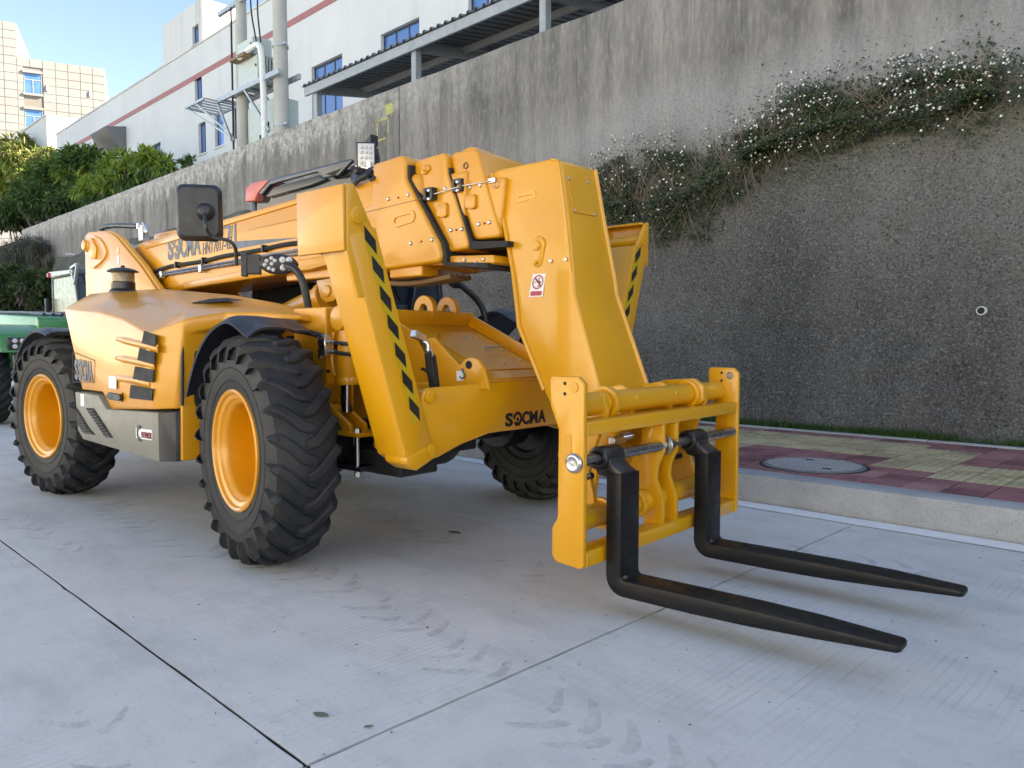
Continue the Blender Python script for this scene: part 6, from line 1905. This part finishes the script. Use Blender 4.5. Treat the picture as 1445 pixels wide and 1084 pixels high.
# ================================================================== SMALL THINGS ON THE GROUND
def prints(path, wdt, step, seed, keep=.6):
    """faint dusty lug prints left by the tyres along a path"""
    r_ = random.Random(seed)
    g = B()
    pts = [Vector((x, y, 0)) for x, y in path]
    L = [0]
    for a, b in zip(pts, pts[1:]): L.append(L[-1] + (b - a).length)
    s_, k = 0, 0
    while s_ < L[-1]:
        i = max(j for j in range(len(L) - 1) if L[j] <= s_)
        a, b = pts[i], pts[i + 1]
        c = a.lerp(b, (s_ - L[i]) / (L[i + 1] - L[i]))
        d = (b - a).normalized(); n_ = Vector((-d.y, d.x, 0))
        side_ = 1 if k % 2 else -1
        if r_.random() < keep:
            cv = [(0.0, -.02, .5), (.0, .0, .9), (.004, .03, 1.0), (.025, .065, 1.0), (.065, .105, .95), (.105, .140, .8), (.125, .155, .4)]
            hw_ = r_.uniform(.018, .030)
            m0 = r_.randrange(0, 2); m1 = len(cv) - r_.randrange(0, 3)
            vs = []
            for (u, v, wd) in cv[m0:m1]:
                p = c - d * u + n_ * side_ * v * wdt / .155
                vs.append((p + d * hw_ * wd, p - d * hw_ * wd))
            m_ = len(vs)
            g.faces([(p.x, p.y, .0012) for p, q in vs] + [(q.x, q.y, .0012) for p, q in vs], [(j, j + 1, m_ + j + 1, m_ + j) for j in range(m_ - 1)])
        s_ += step / 2
        k += 1
    return kind(g.done('tyre_prints', 'scuff', None, bev=0, recalc=False), 'stuff')
prints([(-6.6, 1.98), (-5.6, 1.86), (-4.6, 1.84), (-4.1, 1.85)], .17, .16, 3)
prints([(-3.75, 2.02), (-3.1, 2.09), (-2.7, 2.02), (-2.3, 1.93), (-1.7, 1.82), (-1.0, 1.78), (-.4, 1.8)], .17, .16, 5, .75)
prints([(-4.8, 3.2), (-4.0, 3.05), (-3.2, 2.95), (-2.6, 2.9)], .15, .17, 9, .45)
prints([(-6.0, 1.3), (-4.6, 1.34)], .1, .18, 12, .5)
prints([(-1.9, 4.2), (-1.2, 4.35)], .16, .17, 15)
prints([(-2.6, .75), (-1.9, .72), (-1.5, .74)], .12, .17, 18, .4)
def fallen(px, py, L, rz, label):
    p = U(px, py, 2, 0)
    t = thing('fallen_leaf', label, 'leaf', (p.x, p.y, .002), rz)
    g = B()
    vs = []
    for i in range(7):
        u = i / 6
        wd = math.sin(u * math.pi) ** .8 * L * .24
        vs += [(u * L - L / 2, wd, .003 + .003 * abs(u - .4)), (u * L - L / 2, 0, .001), (u * L - L / 2, -wd, .002 + .003 * u)]
    fs = []
    for i in range(6):
        for j in range(2): fs.append((3 * i + j, 3 * i + j + 1, 3 * i + j + 4, 3 * i + j + 3))
    g.faces(vs, fs)
    g.done('leaf_blade', 'leaf_fallen', t, bev=0, recalc=False)
fallen(453, 1010, .06, .4, 'small curled grey-green leaf on the concrete near the slab corner')
fallen(641, 752, .10, .2, 'dark leaf lying in the shade under the boom head')
fallen(520, 1027, .03, 1.0, 'tiny dry leaf crumb close to the slab joint in front')
g = B()
r_ = random.Random(4)
for k in range(260):
    x, y = r_.uniform(-5.5, -.3), r_.uniform(.9, 5.0)
    s_ = r_.uniform(.001, .0032) * (1.6 if r_.random() < .06 else 1)
    a = r_.random() * 6.28
    g.obox((x, y, .001 + s_ * .3), (math.cos(a) * s_ * r_.uniform(1, 2.5), math.sin(a) * s_, 0), (-math.sin(a) * s_, math.cos(a) * s_, 0), (0, 0, s_ * .3))
for k in range(420):
    x, y = r_.uniform(-5, .5), r_.uniform(5.7, 8.3)
    s_ = r_.uniform(.0012, .004)
    g.obox((x, y, .2025), (s_ * 1.6, s_ * .6, 0), (-s_ * .4, s_, 0), (0, 0, s_ * .3))
kind(g.done('grit', 'twig', None, bev=0, smooth=False), 'stuff')
